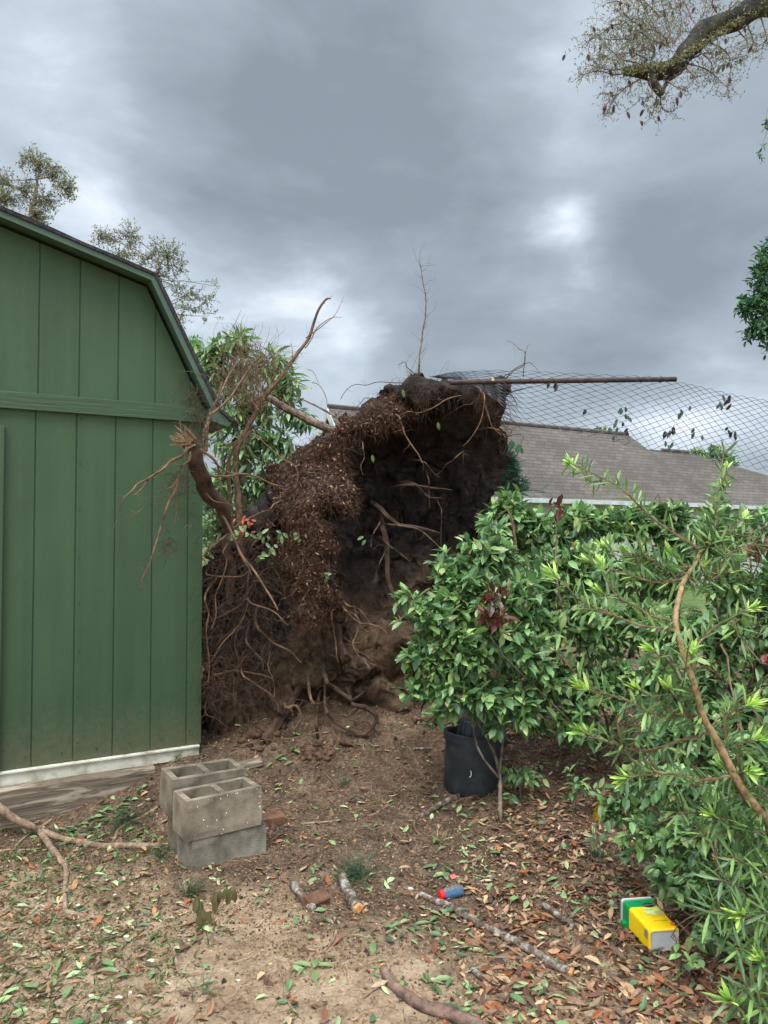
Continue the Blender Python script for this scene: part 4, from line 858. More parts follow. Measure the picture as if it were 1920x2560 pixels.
for pts in [[(620, 560), (450, 600), (300, 570), (200, 590), (160, 600)], [(620, 520), (400, 560), (300, 530), (240, 510)], [(830, 350), (760, 220), (690, 100), (640, 0), (620, -60)], [(870, 340), (870, 180), (820, 50), (800, -60)], [(840, 360), (700, 300), (560, 200), (480, 160)],
            [(580, 380), (560, 310), (400, 320), (270, 300), (200, 380)], [(500, 200), (420, 210), (300, 270), (210, 340)], [(900, 350), (960, 250), (960, 100), (900, -30)], [(560, 50), (450, 10), (380, 30)], [(1250, 100), (1210, 40), (1230, -60)], [(1290, 120), (1380, 40), (1450, -40)],
            [(1170, 330), (1300, 390), (1360, 480), (1350, 620), (1310, 770)], [(1020, 510), (1150, 540), (1250, 620), (1355, 730)], [(1090, 400), (1200, 500), (1200, 590)], [(800, 770), (810, 880), (910, 890)], [(770, 770), (750, 880), (725, 940)], [(450, 750), (400, 840), (360, 920)],
            [(650, 620), (520, 700), (440, 760), (340, 740)], [(700, 640), (740, 760), (640, 780)], [(840, 640), (920, 680), (1020, 730)], [(1000, 540), (1060, 600), (1150, 600)], [(1500, 200), (1530, 330), (1540, 460)], [(1200, 330), (1300, 440), (1240, 500)], [(1350, 480), (1400, 470), (1470, 450)],
            [(1420, 240), (1500, 340), (1430, 400)], [(700, 480), (600, 420), (480, 440), (380, 480)], [(650, 520), (500, 480), (380, 380), (360, 360)], [(880, 380), (800, 260), (640, 240), (520, 300)], [(1050, 150), (1000, 50), (940, 0)], [(1130, 140), (1150, 60), (1160, -30)], [(760, 440), (700, 380), (610, 420)],
            [(1590, 80), (1640, 300), (1610, 350)], [(500, 100), (560, 160), (640, 210), (760, 330)], [(800, 140), (700, 30), (600, -20)], [(440, 500), (350, 440), (310, 470)], [(1050, 470), (1150, 430), (1260, 430)]]:
    oaktwig(pts, .0055, .0018, 4)
for _ in range(230):     # fuzz of small shoots around the bend
    a, b_ = rnd.gauss(720, 200), rnd.gauss(330, 150); p = P(*ZT(a, b_), Yo+rnd.uniform(-.25, .25)); h_ = hair(tw_, p, rnd.uniform(.1, .28), .0014, Vector((rnd.uniform(-1, .6), rnd.uniform(-.4, .4), 1)), 5, 0, wild=.7)
    for hp in h_[1:]: lf_.leaf(hp, rv(1), Vector((0, 0, 1))+rv(.3), rnd.uniform(.015, .035), .010, vary(rnd.choice(OT), .3), simple=True)
MOSS = scale_c([(104, 108, 66), (130, 128, 84), (80, 80, 56)])
for _ in range(2200):
    t_ = rnd.random(); a = 500+1150*t_; b_ = (600-20*t_*10 if a < 820 else 570-(a-820)*.62) - rnd.uniform(0, 60); lf_.leaf(P(*ZT(a, b_), Yo-rnd.uniform(.0, .1)), rv(1), rv(1), rnd.uniform(.015, .035), .009, vary(rnd.choice(MOSS), .25), simple=True)
tw_.build("twigs", M_twig, oak); lf_.build("foliage", M_leaf, oak, colattr=True)
# leafy hanging boughs at the right edge
OKD = scale_c([(40, 84, 52), (58, 104, 62), (80, 124, 76), (34, 70, 46)])
a = MB(); b2 = MB()
for c in [cl(1920, 880-120, 5.4, 50, 60, sh=3.2), cl(1900, 690, 5.4, 34, 40, sh=1.2), cl(1872, 770, 5.4, 30, 36, sh=1.6), cl(1900, 830, 5.4, 44, 34, sh=2), cl(1930, 640, 5.4, 36, 50, sh=1.6), cl(1950, 860, 5.4, 50, 40, sh=1), cl(2020, 760, 5.6, 90, 110, sh=5)]:
    grow(a, b2, P(2120, 640, 5.8), [c], 20, 10, .055, .026, OKD, tl=.16, rtw=.002, limb=.008)
for c in [cl(1915, 290, 5.2, 12, 40, sh=.5), cl(1900, 380, 5.2, 22, 30, sh=.4), cl(1935, 240, 5.2, 22, 26, sh=.5)]: grow(a, b2, P(1985, 200, 5.3), [c], 20, 7, .035, .013, OKD, tl=.15, rtw=.002, limb=.003)
a.tube([P(2120, 640, 5.8), Vector((4.85, 6.2, 3.6))], (.02, .05), 6); a.tube([P(1985, 200, 5.3), P(2080, 60, 5.4)], (.004, .01), 5)
a.build("bough", M_bark, oak); b2.build("leaves", M_leaf, oak, colattr=True)

# ------------------------------------------------------------------ neighbouring house
Yr0 = 18.7; apex = P(832, 1018, Yr0); ridz = apex.z
hd = Vector((.870, .493, 0)); hn = Vector((.493, -.870, 0))
def HP(s_, o_, z_): return Vector((apex.x, apex.y, 0))+hd*s_+hn*o_+Vector((0, 0, z_))
def HHIT(px, py, o_=None, z_=None):
    r = ray(px, py)
    if z_ is not None: k = (z_-H)/r.z
    else: p0 = Vector((apex.x, apex.y, 0))+hn*o_; k = (p0-Vector((0, 0, H))).dot(hn)/r.dot(hn)
    p = Vector((0, 0, H))+r*k; q_ = p-Vector((apex.x, apex.y, 0)); return q_.dot(hd), q_.dot(hn), p.z
house = empty("neighbour_house", HP(6, 0, 0), "one storey house with a brown shingle hip roof and white gutter behind the shrubs", "house")
# eave: choose its height, get the distance out from the ridge
ez = 2.55; es, eo, _ = HHIT(1347, 1245, z_=ez)
s_r = HHIT(1570, 1088, 0)[0]
m_roof = bpy.data.materials.new("brown_shingle_roof"); m_roof.use_nodes = True; t = m_roof.node_tree; b = t.nodes['Principled BSDF']; b.inputs['Roughness'].default_value = .95
uv = N(t, 'ShaderNodeUVMap'); brk = N(t, 'ShaderNodeTexBrick'); t.links.new(uv.outputs[0], brk.inputs[0]); brk.inputs['Scale'].default_value = 1
brk.inputs['Brick Width'].default_value = .3; brk.inputs['Row Height'].default_value = .14; brk.inputs['Mortar Size'].default_value = .008; brk.offset = .37
brk.inputs['Color1'].default_value = (*rgb(98, 90, 82), 1); brk.inputs['Color2'].default_value = (*rgb(84, 77, 70), 1); brk.inputs['Mortar'].default_value = (*rgb(62, 56, 51), 1)
n1 = N(t, 'ShaderNodeTexNoise'); n1.inputs['Scale'].default_value = .6; n1.inputs['Detail'].default_value = 8; t.links.new(uv.outputs[0], n1.inputs[0])
r1_ = N(t, 'ShaderNodeValToRGB'); t.links.new(n1.outputs[0], r1_.inputs[0]); r1_.color_ramp.elements[0].color = (.72, .72, .72, 1); r1_.color_ramp.elements[0].position = .3; r1_.color_ramp.elements[1].position = .7; r1_.color_ramp.elements[1].color = (1.15, 1.12, 1.1, 1)
mm = N(t, 'ShaderNodeMixRGB', blend_type='MULTIPLY'); mm.inputs[0].default_value = 1; t.links.new(brk.outputs[0], mm.inputs[1]); t.links.new(r1_.outputs[0], mm.inputs[2]); t.links.new(mm.outputs[0], b.inputs['Base Color'])
bp = N(t, 'ShaderNodeBump'); bp.inputs['Strength'].default_value = .6; bp.inputs['Distance'].default_value = .02; t.links.new(brk.outputs['Fac'], bp.inputs['Height']); bp.invert = True; t.links.new(bp.outputs[0], b.inputs['Normal'])
def roofmesh(name, polys, par, m, th=.06):
    vs, fs, uvs = [], [], []
    for poly in polys:
        n_ = (poly[1]-poly[0]).cross(poly[2]-poly[0]).normalized(); 
        if n_.z < 0: n_ = -n_
        hx = Vector((0, 0, 1)).cross(n_).normalized(); hy = n_.cross(hx)
        i0 = len(vs); k = len(poly); vs += [tuple(p) for p in poly]+[tuple(p-n_*th) for p in poly]
        uvs_p = [(p.dot(hx), p.dot(hy)) for p in poly]
        fs.append(tuple(range(i0, i0+k))); uvs.append(uvs_p); fs.append(tuple(range(i0+2*k-1, i0+k-1, -1))); uvs.append([uvs_p[k-1-j] for j in range(k)])
        for j in range(k): fs.append((i0+j, i0+k+j, i0+k+(j+1) % k, i0+(j+1) % k)); uvs.append([(0, 0)]*4)
    me = bpy.data.meshes.new(name); off = wloc(par); me.from_pydata([(Vector(v)-off)[:] for v in vs], [], fs); me.materials.append(m)
    ul = me.uv_layers.new(name='UVMap'); k = 0
    for u in uvs:
        for q_ in u: ul.data[k].uv = q_; k += 1
    o = bpy.data.objects.new(name, me); COL.objects.link(o); o.parent = par; return o
sl = (ridz-ez)/eo
def RZ(o_): return ridz-sl*o_
se_end = HHIT(2100, 1290, z_=ez)[0]
gb = .0       # gable end at s=0
hipw = eo
front = [HP(-.14, 0, ridz), HP(s_r, 0, ridz), HP(s_r+hipw, eo, ez), HP(-.14, eo, ez)]
s2 = HHIT(1660, 1128, 1.9)[0]
back = [HP(s_r, 0, ridz), HP(-.14, 0, ridz), HP(-.14, -eo*.9, RZ(eo*.9)), HP(s_r+hipw*.9, -eo*.9, RZ(eo*.9))]
hip = [HP(s_r, 0, ridz), HP(s_r+hipw*.9, -eo*.9, RZ(eo*.9)), HP(s_r+hipw, eo, ez)]
# lower wing to the right
WO = -.02
A = HHIT(1655, 1126, WO); wz = A[2]; ws = A[0]; B_ = HHIT(1722, 1131, WO); we = B_[0]
Cc = HHIT(1925, 1208, WO); wing_sl = (wz-Cc[2])/(Cc[0]-we); wend = we+(wz-ez)/wing_sl
wing_f = [HP(ws-4, WO, wz), HP(we, WO, wz), HP(wend, WO+(wz-ez)/sl, ez), HP(ws-4, WO+(wz-ez)/sl, ez)]
wing_h = [HP(we, WO, wz), HP(wend, WO-(wz-ez)/sl, ez), HP(wend, WO+(wz-ez)/sl, ez)]
wing_b = [HP(we, WO, wz), HP(ws-4, WO, wz), HP(ws-4, WO-(wz-ez)/sl, ez), HP(wend, WO-(wz-ez)/sl, ez)]
roofmesh("roof", [front, back, hip, wing_f, wing_h, wing_b], house, m_roof)
M_wht = mat("white_trim", rgb(168, 170, 166), rgb(196, 197, 192), 6, .6, 0)
M_sid = mat("pale_siding", rgb(168, 168, 156), rgb(196, 195, 184), 3, .8, .3, 3, stretch=(.2, .2, 18), bdist=.03)
M_cap = mat("ridge_shingle", rgb(74, 67, 61), rgb(92, 84, 76), 8, .9, .3)
q = MB(); q.tube([HP(-.14, 0, ridz+.02), HP(s_r, 0, ridz+.02)], .06, 6, sm=1); q.tube([HP(ws, WO, wz+.02), HP(we, WO, wz+.02)], .06, 6, sm=1); q.build("ridge_cap", M_cap, house)
def obox(q, a, b_, o0, o1, z0, z1): 
    I = [q.vert(HP(s_, o_, z_)) for s_ in (a, b_) for o_ in (o0, o1) for z_ in (z0, z1)]
    for f_ in ((0, 1, 3, 2), (4, 6, 7, 5), (0, 4, 5, 1), (2, 3, 7, 6), (0, 2, 6, 4), (1, 5, 7, 3)): q.face(*[I[i] for i in f_])
q = MB(); obox(q, -.35, s_r+hipw, eo+.005, eo+.11, ez-.13, ez-.01); q.build("gutter", M_wht, house)
q = MB(); obox(q, s_r+hipw+.02, wend, WO+(wz-ez)/sl+.005, WO+(wz-ez)/sl+.11, ez-.13, ez-.01); q.build('gutter', M_wht, house)
q = MB(); obox(q, s_r+hipw-.52, wend-.5, WO-(wz-ez)/sl+.5, WO+(wz-ez)/sl-.5, -.1, ez+.05); q.build('wall', M_sid, house)
q = MB(); obox(q, 0, s_r+hipw-.5, eo-.62, eo-.45, -.1, ez+.2); obox(q, 0, .15, -eo*.85, eo-.62, -.1, RZ(eo*.86)); obox(q, s_r+hipw-.7, s_r+hipw-.5, -eo*.8, eo-.65, -.1, ez)
I = [q.vert(HP(0, eo-.62, RZ(eo*.86))), q.vert(HP(0, 0, ridz-.08)), q.vert(HP(0, -eo*.85, RZ(eo*.86)))]; q.face(*I); q.build("wall", M_sid, house)
q = MB()                                                           # gable rakes
for sgn in (1, -.9):
    a0, a1 = HP(-.17, 0, ridz-.02), HP(-.17, eo*sgn, RZ(eo*abs(sgn))-.02); dn = Vector((0, 0, -.24)); th = hd*.04
    I = [q.vert(p) for p in (a0, a1, a1+dn, a0+dn, a0+th, a1+th, a1+dn+th, a0+dn+th)]
    for f_ in ((0, 1, 2, 3), (7, 6, 5, 4), (0, 4, 5, 1), (3, 2, 6, 7), (0, 3, 7, 4), (1, 5, 6, 2)): q.face(*[I[i] for i in f_])
q.build("rake_board", M_wht, house)
M_vent = mat("grey_vent", rgb(140, 142, 144), rgb(170, 172, 174), 6, .6, 0)
q = MB()
for k in range(7): 
    z_ = ridz-1.05-.09*k; I = [q.vert(HP(-.03, .35, z_)), q.vert(HP(-.03, -.25, z_)), q.vert(HP(-.10, -.25, z_-.06)), q.vert(HP(-.10, .35, z_-.06))]; q.face(*I)
q.build("vent", M_vent, house)
q = MB()
for (a0, a1) in ((1.8, 3.2), (6.5, 8.2), (11, 12.6)): 
    q = MB(); obox(q, a0, a1, eo-.46, eo-.42, .95, 2.1); o = q.build("window", M_wht, house); q = MB(); obox(q, a0+.07, a1-.07, eo-.43, eo-.41, 1.02, 2.03); q.build("pane", mat("window_glass", (.03, .04, .05), (.05, .06, .07), 2, .08, 0, spec=.6), o)
# trees round the house
def bushy(name, Y_, cs, base, label, cat, cols, L=.09, W=.045, tw=26, lv=9, simple=True, tl=.4, group=None):
    b0 = Vector((P(*base, Y_).x, Y_, 0)); e0 = empty(name, b0, label, cat, group); a = MB(); b2 = MB(); r0_ = P(*base, Y_)
    a.tube([b0, (b0+r0_)/2+rv(.05), r0_], (.12, .05), 7, wob=.05)
    for c in cs: grow(a, b2, r0_, [c], tw*c[2], lv, L, W, cols, tl=tl, rtw=.006, limb=.025, simple=simple)
    a.build("trunk", M_bark, e0); b2.build("crown", M_leaf, e0, colattr=True); return e0
bushy("young_tree", 33, [cl(1790, 1130, 33, 26, 20), cl(1815, 1148, 33, 22, 16), cl(1770, 1150, 33, 20, 14, sh=.7), cl(1830, 1160, 33, 20, 14)], (1795, 1175), "bright green tree top peeping over the house roof on the right", "tree", GRN, .22, .12, 26, 8, group=None)
bushy("young_tree", 34, [cl(1742, 1132, 34, 16, 12), cl(1760, 1140, 34, 12, 10, sh=.6)], (1750, 1165), "small tree top just above the low house ridge", "tree", GRN, .22, .12, 20, 8)
bushy("young_tree", 30, [cl(1502, 1080, 30, 16, 8), cl(1488, 1082, 30, 8, 5, sh=.5)], (1502, 1110), "tiny green tree top over the main ridge of the house", "tree", GRN, .22, .12, 20, 8)
pn = empty("pine_sapling", Vector((P(1290, 1180, 9).x, 9, 0)), "soft needled pine sapling between root plate and house roof", "pine"); a = MB(); b2 = MB()
a.tube([Vector((P(1270, 1180, 9).x, 9, 0)), P(1262, 1150, 9)], (.04, .012), 6)
for k in range(1600):
    hh = rnd.random()**1.3; p = P(1262+rnd.gauss(0, 26*(1.1-hh)), 1235-hh*95, 9+rnd.uniform(-.3, .3)); d = Vector((rnd.uniform(-.3, 1), rnd.uniform(-.5, .5), rnd.uniform(-.2, 1.2))).normalized(); b2.leaf(p, d, Vector((0, -1, .3)), rnd.uniform(.1, .2), .006, vary(rnd.choice(scale_c([(56, 96, 80), (74, 118, 92), (44, 78, 66)])), .2), curl=.4, simple=True)
a.build("trunk", M_bark, pn); b2.build("crown", M_leaf, pn, colattr=True)

# ------------------------------------------------------------------ chain link fence torn up with its rail
fence = empty("chain_link_fence", P(1400, 950, 5.6), "rusty chain link fence panel lifted into the air, hanging from a bare top rail", "fence")
M_rust = mat("rusty_steel", rgb(42, 34, 32), rgb(78, 64, 58), 30, .6, .3, 80, bdist=.002, metal=.4)
M_wire = mat("grey_wire", rgb(58, 60, 64), rgb(88, 90, 94), 40, .5, 0, metal=.5)
rail = [P(1125, 956, 5.28), P(1250, 951, 5.3), P(1690, 948, 5.35)]
q = MB(); n_ = 14
def pipe(q, a, b_, r, ri, n=16):
    d = (b_-a).normalized(); x = d.orthogonal().normalized(); y = d.cross(x); rings = []
    for p, rr in ((a, r), (b_, r), (b_, ri), (b_-d*min(.3, (b_-a).length), ri)): rings.append([q.vert(p+(x*math.cos(2*math.pi*k/n)+y*math.sin(2*math.pi*k/n))*rr) for k in range(n)])
    for u, v in zip(rings, rings[1:]):
        for k in range(n): q.face(u[k], u[(k+1) % n], v[(k+1) % n], v[k])
pipe(q, rail[0], rail[2], .0185, .016); q.build("top_rail", M_rust, fence)
q = MB(); c = P(1230, 952, 5.30); d = (rail[2]-rail[0]).normalized(); pipe(q, c-d*.006, c+d*.006, .026, .019, 12)
q.tube([c+Vector((0, -.03, .0)), c+Vector((0, -.045, 0))], .012, 8); q.build("rail_clamp", mat("brass_clamp", rgb(150, 140, 84), rgb(178, 168, 110), 20, .5, .2), fence)
q = MB(); c = P(1652, 948, 5.345); ring_ = [c+Vector((0, math.cos(a)*.024, math.sin(a)*.024)) for a in [2*math.pi*k/14 for k in range(15)]]; q.tube(ring_, .0015, 4, sm=1, cap=False); q.build("wire_tie", M_wire, fence)
topc = [(1075, 942), (1130, 930), (1220, 925), (1330, 927), (1420, 932), (1530, 937), (1620, 940), (1700, 955), (1760, 968), (1830, 985), (1900, 997), (1960, 1008), (2060, 1030)]
botc = [(1100, 946), (1170, 952), (1240, 1000), (1310, 1062), (1400, 1076), (1480, 1092), (1560, 1112), (1620, 1124), (1690, 1128), (1750, 1142), (1830, 1160), (1900, 1176), (1990, 1200)]
def crv(c, u):
    x = u*(len(c)-1); i = min(int(x), len(c)-2); f_ = x-i; return (c[i][0]+(c[i+1][0]-c[i][0])*f_, c[i][1]+(c[i+1][1]-c[i][1])*f_)
NW, NR = 64, 22
def fab(u, v):
    a = crv(topc, u); b_ = crv(botc, u); vv = v**1.25
    sag = 14*math.sin(math.pi*v)*math.sin(math.pi*u)
    px = a[0]+(b_[0]-a[0])*vv+sag*.4; py = a[1]+(b_[1]-a[1])*vv+sag*.5
    return P(px, py, 5.50-.45*v**.8*min(1, u*5)-.75*u*u*(.4+.6*v)+.03*noise.noise(Vector((u*9, v*4, 0))))
q = MB()
for k in range(NW):
    pts = []
    for j in range(NR+1):
        o_ = (j+k) % 2; u = (k+o_+(.06 if o_ else -.06))/NW; u = min(1, max(0, u)); pts.append(fab(u, j/NR)+Vector((0, .003*(1 if (j % 2) else -1), 0)))
        if o_ != (j+1+k) % 2 and j < NR: pass
    q.tube(pts, .0019, 3, sm=2, cap=False)
q.build("wire_mesh", M_wire, fence)
q = MB()
for (a, b_, n_, kind) in ((1205, 262, 1, 0), (825, 270, 4, 1), (830, 300, 3, 1), (1150, 280, 3, 1), (1400, 220, 5, 1), (1250, 400, 4, 1), (790, 370, 5, 1), (770, 420, 3, 1), (840, 380, 3, 2), (1095, 400, 8, 2), (1430, 400, 3, 2), (1455, 420, 3, 2), (1085, 480, 4, 1), (605, 275, 2, 2), (430, 130, 4, 2), (1440, 230, 4, 2)):
    px, py = ZF(a, b_)
    for _ in range(n_): q.leaf(P(px+rnd.gauss(0, 7), py+rnd.gauss(0, 8), 5.0), Vector((rnd.uniform(-.7, .7), rnd.uniform(-.3, .3), -1)), Vector((0, -1, .2)), rnd.uniform(.03, .06), .022, vary(rgb(70, 104, 78) if kind < 2 else rgb(48, 40, 38), .2), curl=.3)
tag(q.build("fallen_leaves", M_leaf, colattr=True), "withered leaves snagged in the lifted wire mesh", "leaves", kind='stuff')
# leaf clusters hanging at the right of the plate
q = MB()
for (a, b_) in ((1420, 850), (1480, 880), (1495, 900), (1440, 860)): 
    for _ in range(3): q.leaf(P(*Z3(a+rnd.gauss(0, 14), b_-20), 5.28), Vector((rnd.uniform(-.4, .4), 0, -1)), Vector((0, -1, .2)), .06, .026, vary(rgb(70, 112, 84), .2))
for (a, b_) in ((265, 970), (520, 430), (810, 700)): q.leaf(P(*Z3(a, b_-20), 5.3), Vector((.2, 0, -1)), Vector((0, -1, .2)), .06, .028, vary(rgb(96, 120, 76), .1))
for (a, b_, n_) in ((520, 340, 6), (650, 340, 4), (600, 440, 6), (420, 340, 5), (530, 490, 5), (810, 320, 7), (845, 595, 9), (920, 610, 5), (750, 350, 5), (1190, 380, 2), (360, 360, 5)):
    for _ in range(n_): q.leaf(P(*Z4(a+rnd.gauss(0, 16), b_+rnd.gauss(0, 10)), 4.98), Vector((rnd.uniform(-1, 1), 0, rnd.uniform(-1, .5))), Vector((0, -1, .4)), rnd.uniform(.03, .07), .024, vary(rnd.choice(GRN), .2))
for _ in range(16): q.leaf(P(*Z4(rnd.gauss(420, 40), rnd.gauss(290, 30)), 5.1), rv(1), Vector((0, -1, .4)), .04, .02, vary(rgb(190, 90, 60), .2))
q.build("leaves", M_leaf, tree0, colattr=True)["kind"] = 'stuff'

# ------------------------------------------------------------------ shrubs on the right
def shrub(name, base, stems, clusters, label, cat, kw, group=None, limb=.008, stemmat=None):
    e0 = empty(name, base, label, cat, group); b2 = MB(); tw_ = MB()
    for (pts, r) in stems: q = MB(); q.tube(pts, r, 7, wob=.012); q.build("stem", stemmat or M_bark, e0, smooth=True)
    ends = [p for (pts, r) in stems for p in pts[1:]]
    for c in clusters:
        s_ = min(ends, key=lambda p: (p-c[0]).length); grow(tw_, b2, s_, [c], limb=limb, **kw)
    tw_.build("twigs", M_twig, e0); b2.build("foliage", M_leaf, e0, colattr=True); return e0
KB = dict(tw=48, lv=10, L=.085, W=.042, cols=BROAD, tl=.26, rtw=.0018, curl=.3, tip=scale_c([(124, 150, 84), (140, 140, 84), (110, 150, 80)]), tipn=.18)
b0 = G(1252, 2055)
Ya = 4.25
shrub("broadleaf_shrub", b0, [([b0, P(1250, 1950, Ya), P(1235, 1880, Ya), P(1170, 1760, Ya), P(1120, 1660, Ya)], (.013, .005)), ([P(1250, 1950, Ya), P(1190, 1860, Ya-.05), P(1180, 1700, Ya), P(1200, 1560, Ya)], (.008, .004)), ([P(1250, 1950, Ya), P(1262, 1820, Ya+.1), P(1290, 1650, Ya+.2), P(1310, 1500, Ya+.2), P(1290, 1380, Ya+.3)], (.009, .004))],
    [cl(1180, 1500, 4.3, 90, 80, sh=1.6), cl(1090, 1540, 4.2, 60, 55), cl(1140, 1440, 4.4, 60, 50), cl(1230, 1400, 4.5, 70, 60, sh=1.1), cl(1080, 1640, 4.2, 55, 60), cl(1150, 1640, 4.2, 80, 80, sh=1.5), cl(1240, 1600, 4.3, 90, 90, sh=1.6), cl(1130, 1735, 4.15, 60, 50), cl(1210, 1735, 4.2, 70, 60, sh=1.1),
     cl(1250, 1810, 4.2, 40, 22, sh=.3), cl(1010, 1560, 4.2, 30, 22, sh=.22), cl(1050, 1720, 4.2, 35, 35, sh=.4), cl(1270, 1280, 4.8, 60, 60, sh=.9), cl(1310, 1490, 4.4, 80, 80, sh=1.2), cl(985, 1560, 4.2, 22, 14, sh=.12), cl(1030, 1500, 4.25, 36, 26, sh=.3), cl(1025, 1640, 4.2, 30, 24, sh=.25), cl(1020, 1730, 4.2, 26, 24, sh=.2), cl(1090, 1790, 4.15, 30, 20, sh=.2), cl(1320, 1640, 4.3, 70, 80, sh=.8), cl(1300, 1760, 4.25, 50, 50, sh=.5), cl(1190, 1360, 4.5, 40, 30, sh=.3), cl(1230, 1320, 4.6, 40, 30, sh=.3), cl(1110, 1400, 4.4, 30, 24, sh=.2)],
    "glossy broadleaf shrub reaching left over the black pot in front of the root plate", "shrub", KB, "shrubs along the right side")
b0 = G(1500, 1900); Yb = 4.9
shrub("broadleaf_shrub", b0, [([b0, P(1490, 1750, Yb), P(1450, 1560, Yb), P(1420, 1380, Yb)], (.02, .008)), ([b0, P(1560, 1700, Yb), P(1600, 1500, Yb), P(1620, 1330, Yb)], (.018, .006)), ([b0, P(1440, 1760, Yb), P(1380, 1660, Yb)], (.012, .005))],
    [cl(1370, 1330, Yb, 80, 70, sh=1.3), cl(1300, 1330, Yb, 60, 70), cl(1460, 1300, Yb, 80, 50, sh=1.2), cl(1560, 1310, Yb, 80, 50, sh=1.2), cl(1660, 1310, Yb, 80, 55, sh=1.2), cl(1370, 1450, Yb-.2, 90, 80, sh=1.5), cl(1480, 1420, Yb-.2, 90, 80, sh=1.5), cl(1600, 1430, Yb, 90, 80, sh=1.3),
     cl(1350, 1580, Yb-.3, 90, 80, sh=1.5), cl(1470, 1570, Yb-.3, 100, 80, sh=1.5), cl(1590, 1570, Yb-.2, 90, 80, sh=1.2), cl(1380, 1700, Yb-.3, 90, 70, sh=1.4), cl(1500, 1710, Yb-.3, 100, 80, sh=1.4), cl(1440, 1810, Yb-.4, 70, 60, sh=.6), cl(1700, 1420, Yb, 80, 90, sh=1.1), cl(1330, 1790, Yb-.3, 50, 40, sh=.4)],
    "dense dark green broadleaf shrub below the white house gutter, mid thicket", "shrub", dict(KB, tw=42, L=.09), "shrubs along the right side")
b0 = G(1840, 1960); Yc = 4.3
shrub("broadleaf_shrub", b0, [([b0, P(1830, 1750, Yc), P(1800, 1560, Yc), P(1790, 1400, Yc)], (.02, .008)), ([b0, P(1880, 1700, Yc), P(1900, 1500, Yc)], (.018, .006))],
    [cl(1790, 1330, Yc+.3, 90, 60, sh=1.1), cl(1900, 1320, Yc+.3, 80, 70, sh=1.1), cl(1820, 1460, Yc, 90, 90, sh=1.2), cl(1930, 1480, Yc, 90, 90, sh=1.2), cl(1700, 1590, Yc, 100, 90, sh=1.1), cl(1820, 1600, Yc, 100, 90, sh=1.2), cl(1930, 1640, Yc, 90, 100, sh=1.1), cl(1640, 1720, Yc, 90, 80), cl(1760, 1740, Yc, 100, 90, sh=1.1), cl(1890, 1780, Yc, 100, 90, sh=1.1), cl(1680, 1850, Yc-.2, 90, 70, sh=.9), cl(1800, 1880, Yc-.2, 100, 70), cl(1920, 1900, Yc-.3, 80, 80)],
    "broadleaf shrub with reddish sprigs behind the needle leaved shrub at the right edge", "shrub", dict(KB, tw=40, L=.085, W=.04), "shrubs along the right side")
b0 = G(1720, 2180); Yd = 3.05
KL = dict(KB, tw=34, lv=9, L=.062, W=.031, tl=.16)
shrub("broadleaf_shrub", b0, [([b0, P(1720, 2050, Yd+.1), P(1690, 1960, Yd+.2)], (.008, .004)), ([b0, P(1780, 2120, Yd), P(1850, 2080, Yd)], (.008, .004))],
    [cl(1620, 1960, Yd+.35, 80, 50), cl(1710, 1980, Yd+.2, 80, 60), cl(1560, 2020, Yd+.4, 60, 50, sh=.7), cl(1640, 2080, Yd+.2, 80, 60, sh=1.0), cl(1740, 2100, Yd, 80, 70, sh=1.2), cl(1830, 2060, Yd, 90, 80, sh=1.3), cl(1700, 2190, Yd-.1, 70, 60), cl(1780, 2230, Yd-.1, 80, 70, sh=1.2), cl(1880, 2200, Yd-.1, 80, 90, sh=1.3), cl(1580, 2120, Yd+.3, 50, 40, sh=.5), cl(1800, 2320, Yd-.25, 70, 50, sh=.7)],
    "low broadleaf shrub with toothed leaves sprawling beyond the yellow plant food box", "shrub", KL, "shrubs along the right side")
b0 = G(1700, 2440); 
shrub("broadleaf_shrub", b0, [([b0, P(1700, 2380, 2.68), P(1680, 2345, 2.66)], (.004, .002)), ([b0, P(1760, 2380, 2.68), P(1790, 2350, 2.7)], (.004, .002))],
    [cl(1690, 2362, 2.64, 46, 18, sh=.45), cl(1750, 2380, 2.66, 50, 34, sh=.9), cl(1690, 2420, 2.6, 50, 26, sh=.7), cl(1800, 2370, 2.7, 40, 40, sh=.6)],
    "small green seedling clump growing against the near white end of the box", "seedling", dict(KL, tw=12, lv=7, L=.05, W=.026, tl=.1), "shrubs along the right side", limb=.002)
for (px, py, n_, lab) in ((1440, 1985, 1, "small seedling with a cluster of leaves beside the large yellowing leaf"), (1300, 1960, .8, "leafy seedling just right of the dark pot"), (1500, 2130, .7, "seedling among dry leaves behind the plant food box")):
    b0 = G(px, py+50); Y0 = b0.y
    shrub("seedling", b0, [([b0, P(px, py, Y0)], (.004, .002))], [cl(px, py-25, Y0, 45, 35, sh=n_), cl(px+40, py-10, Y0, 40, 30, sh=.5), cl(px-20, py+20, Y0-.05, 40, 22, sh=.4)], lab, "seedling", dict(KL, tw=9, lv=7, L=.06, W=.03, tl=.12), "seedlings under the shrubs", limb=.002)
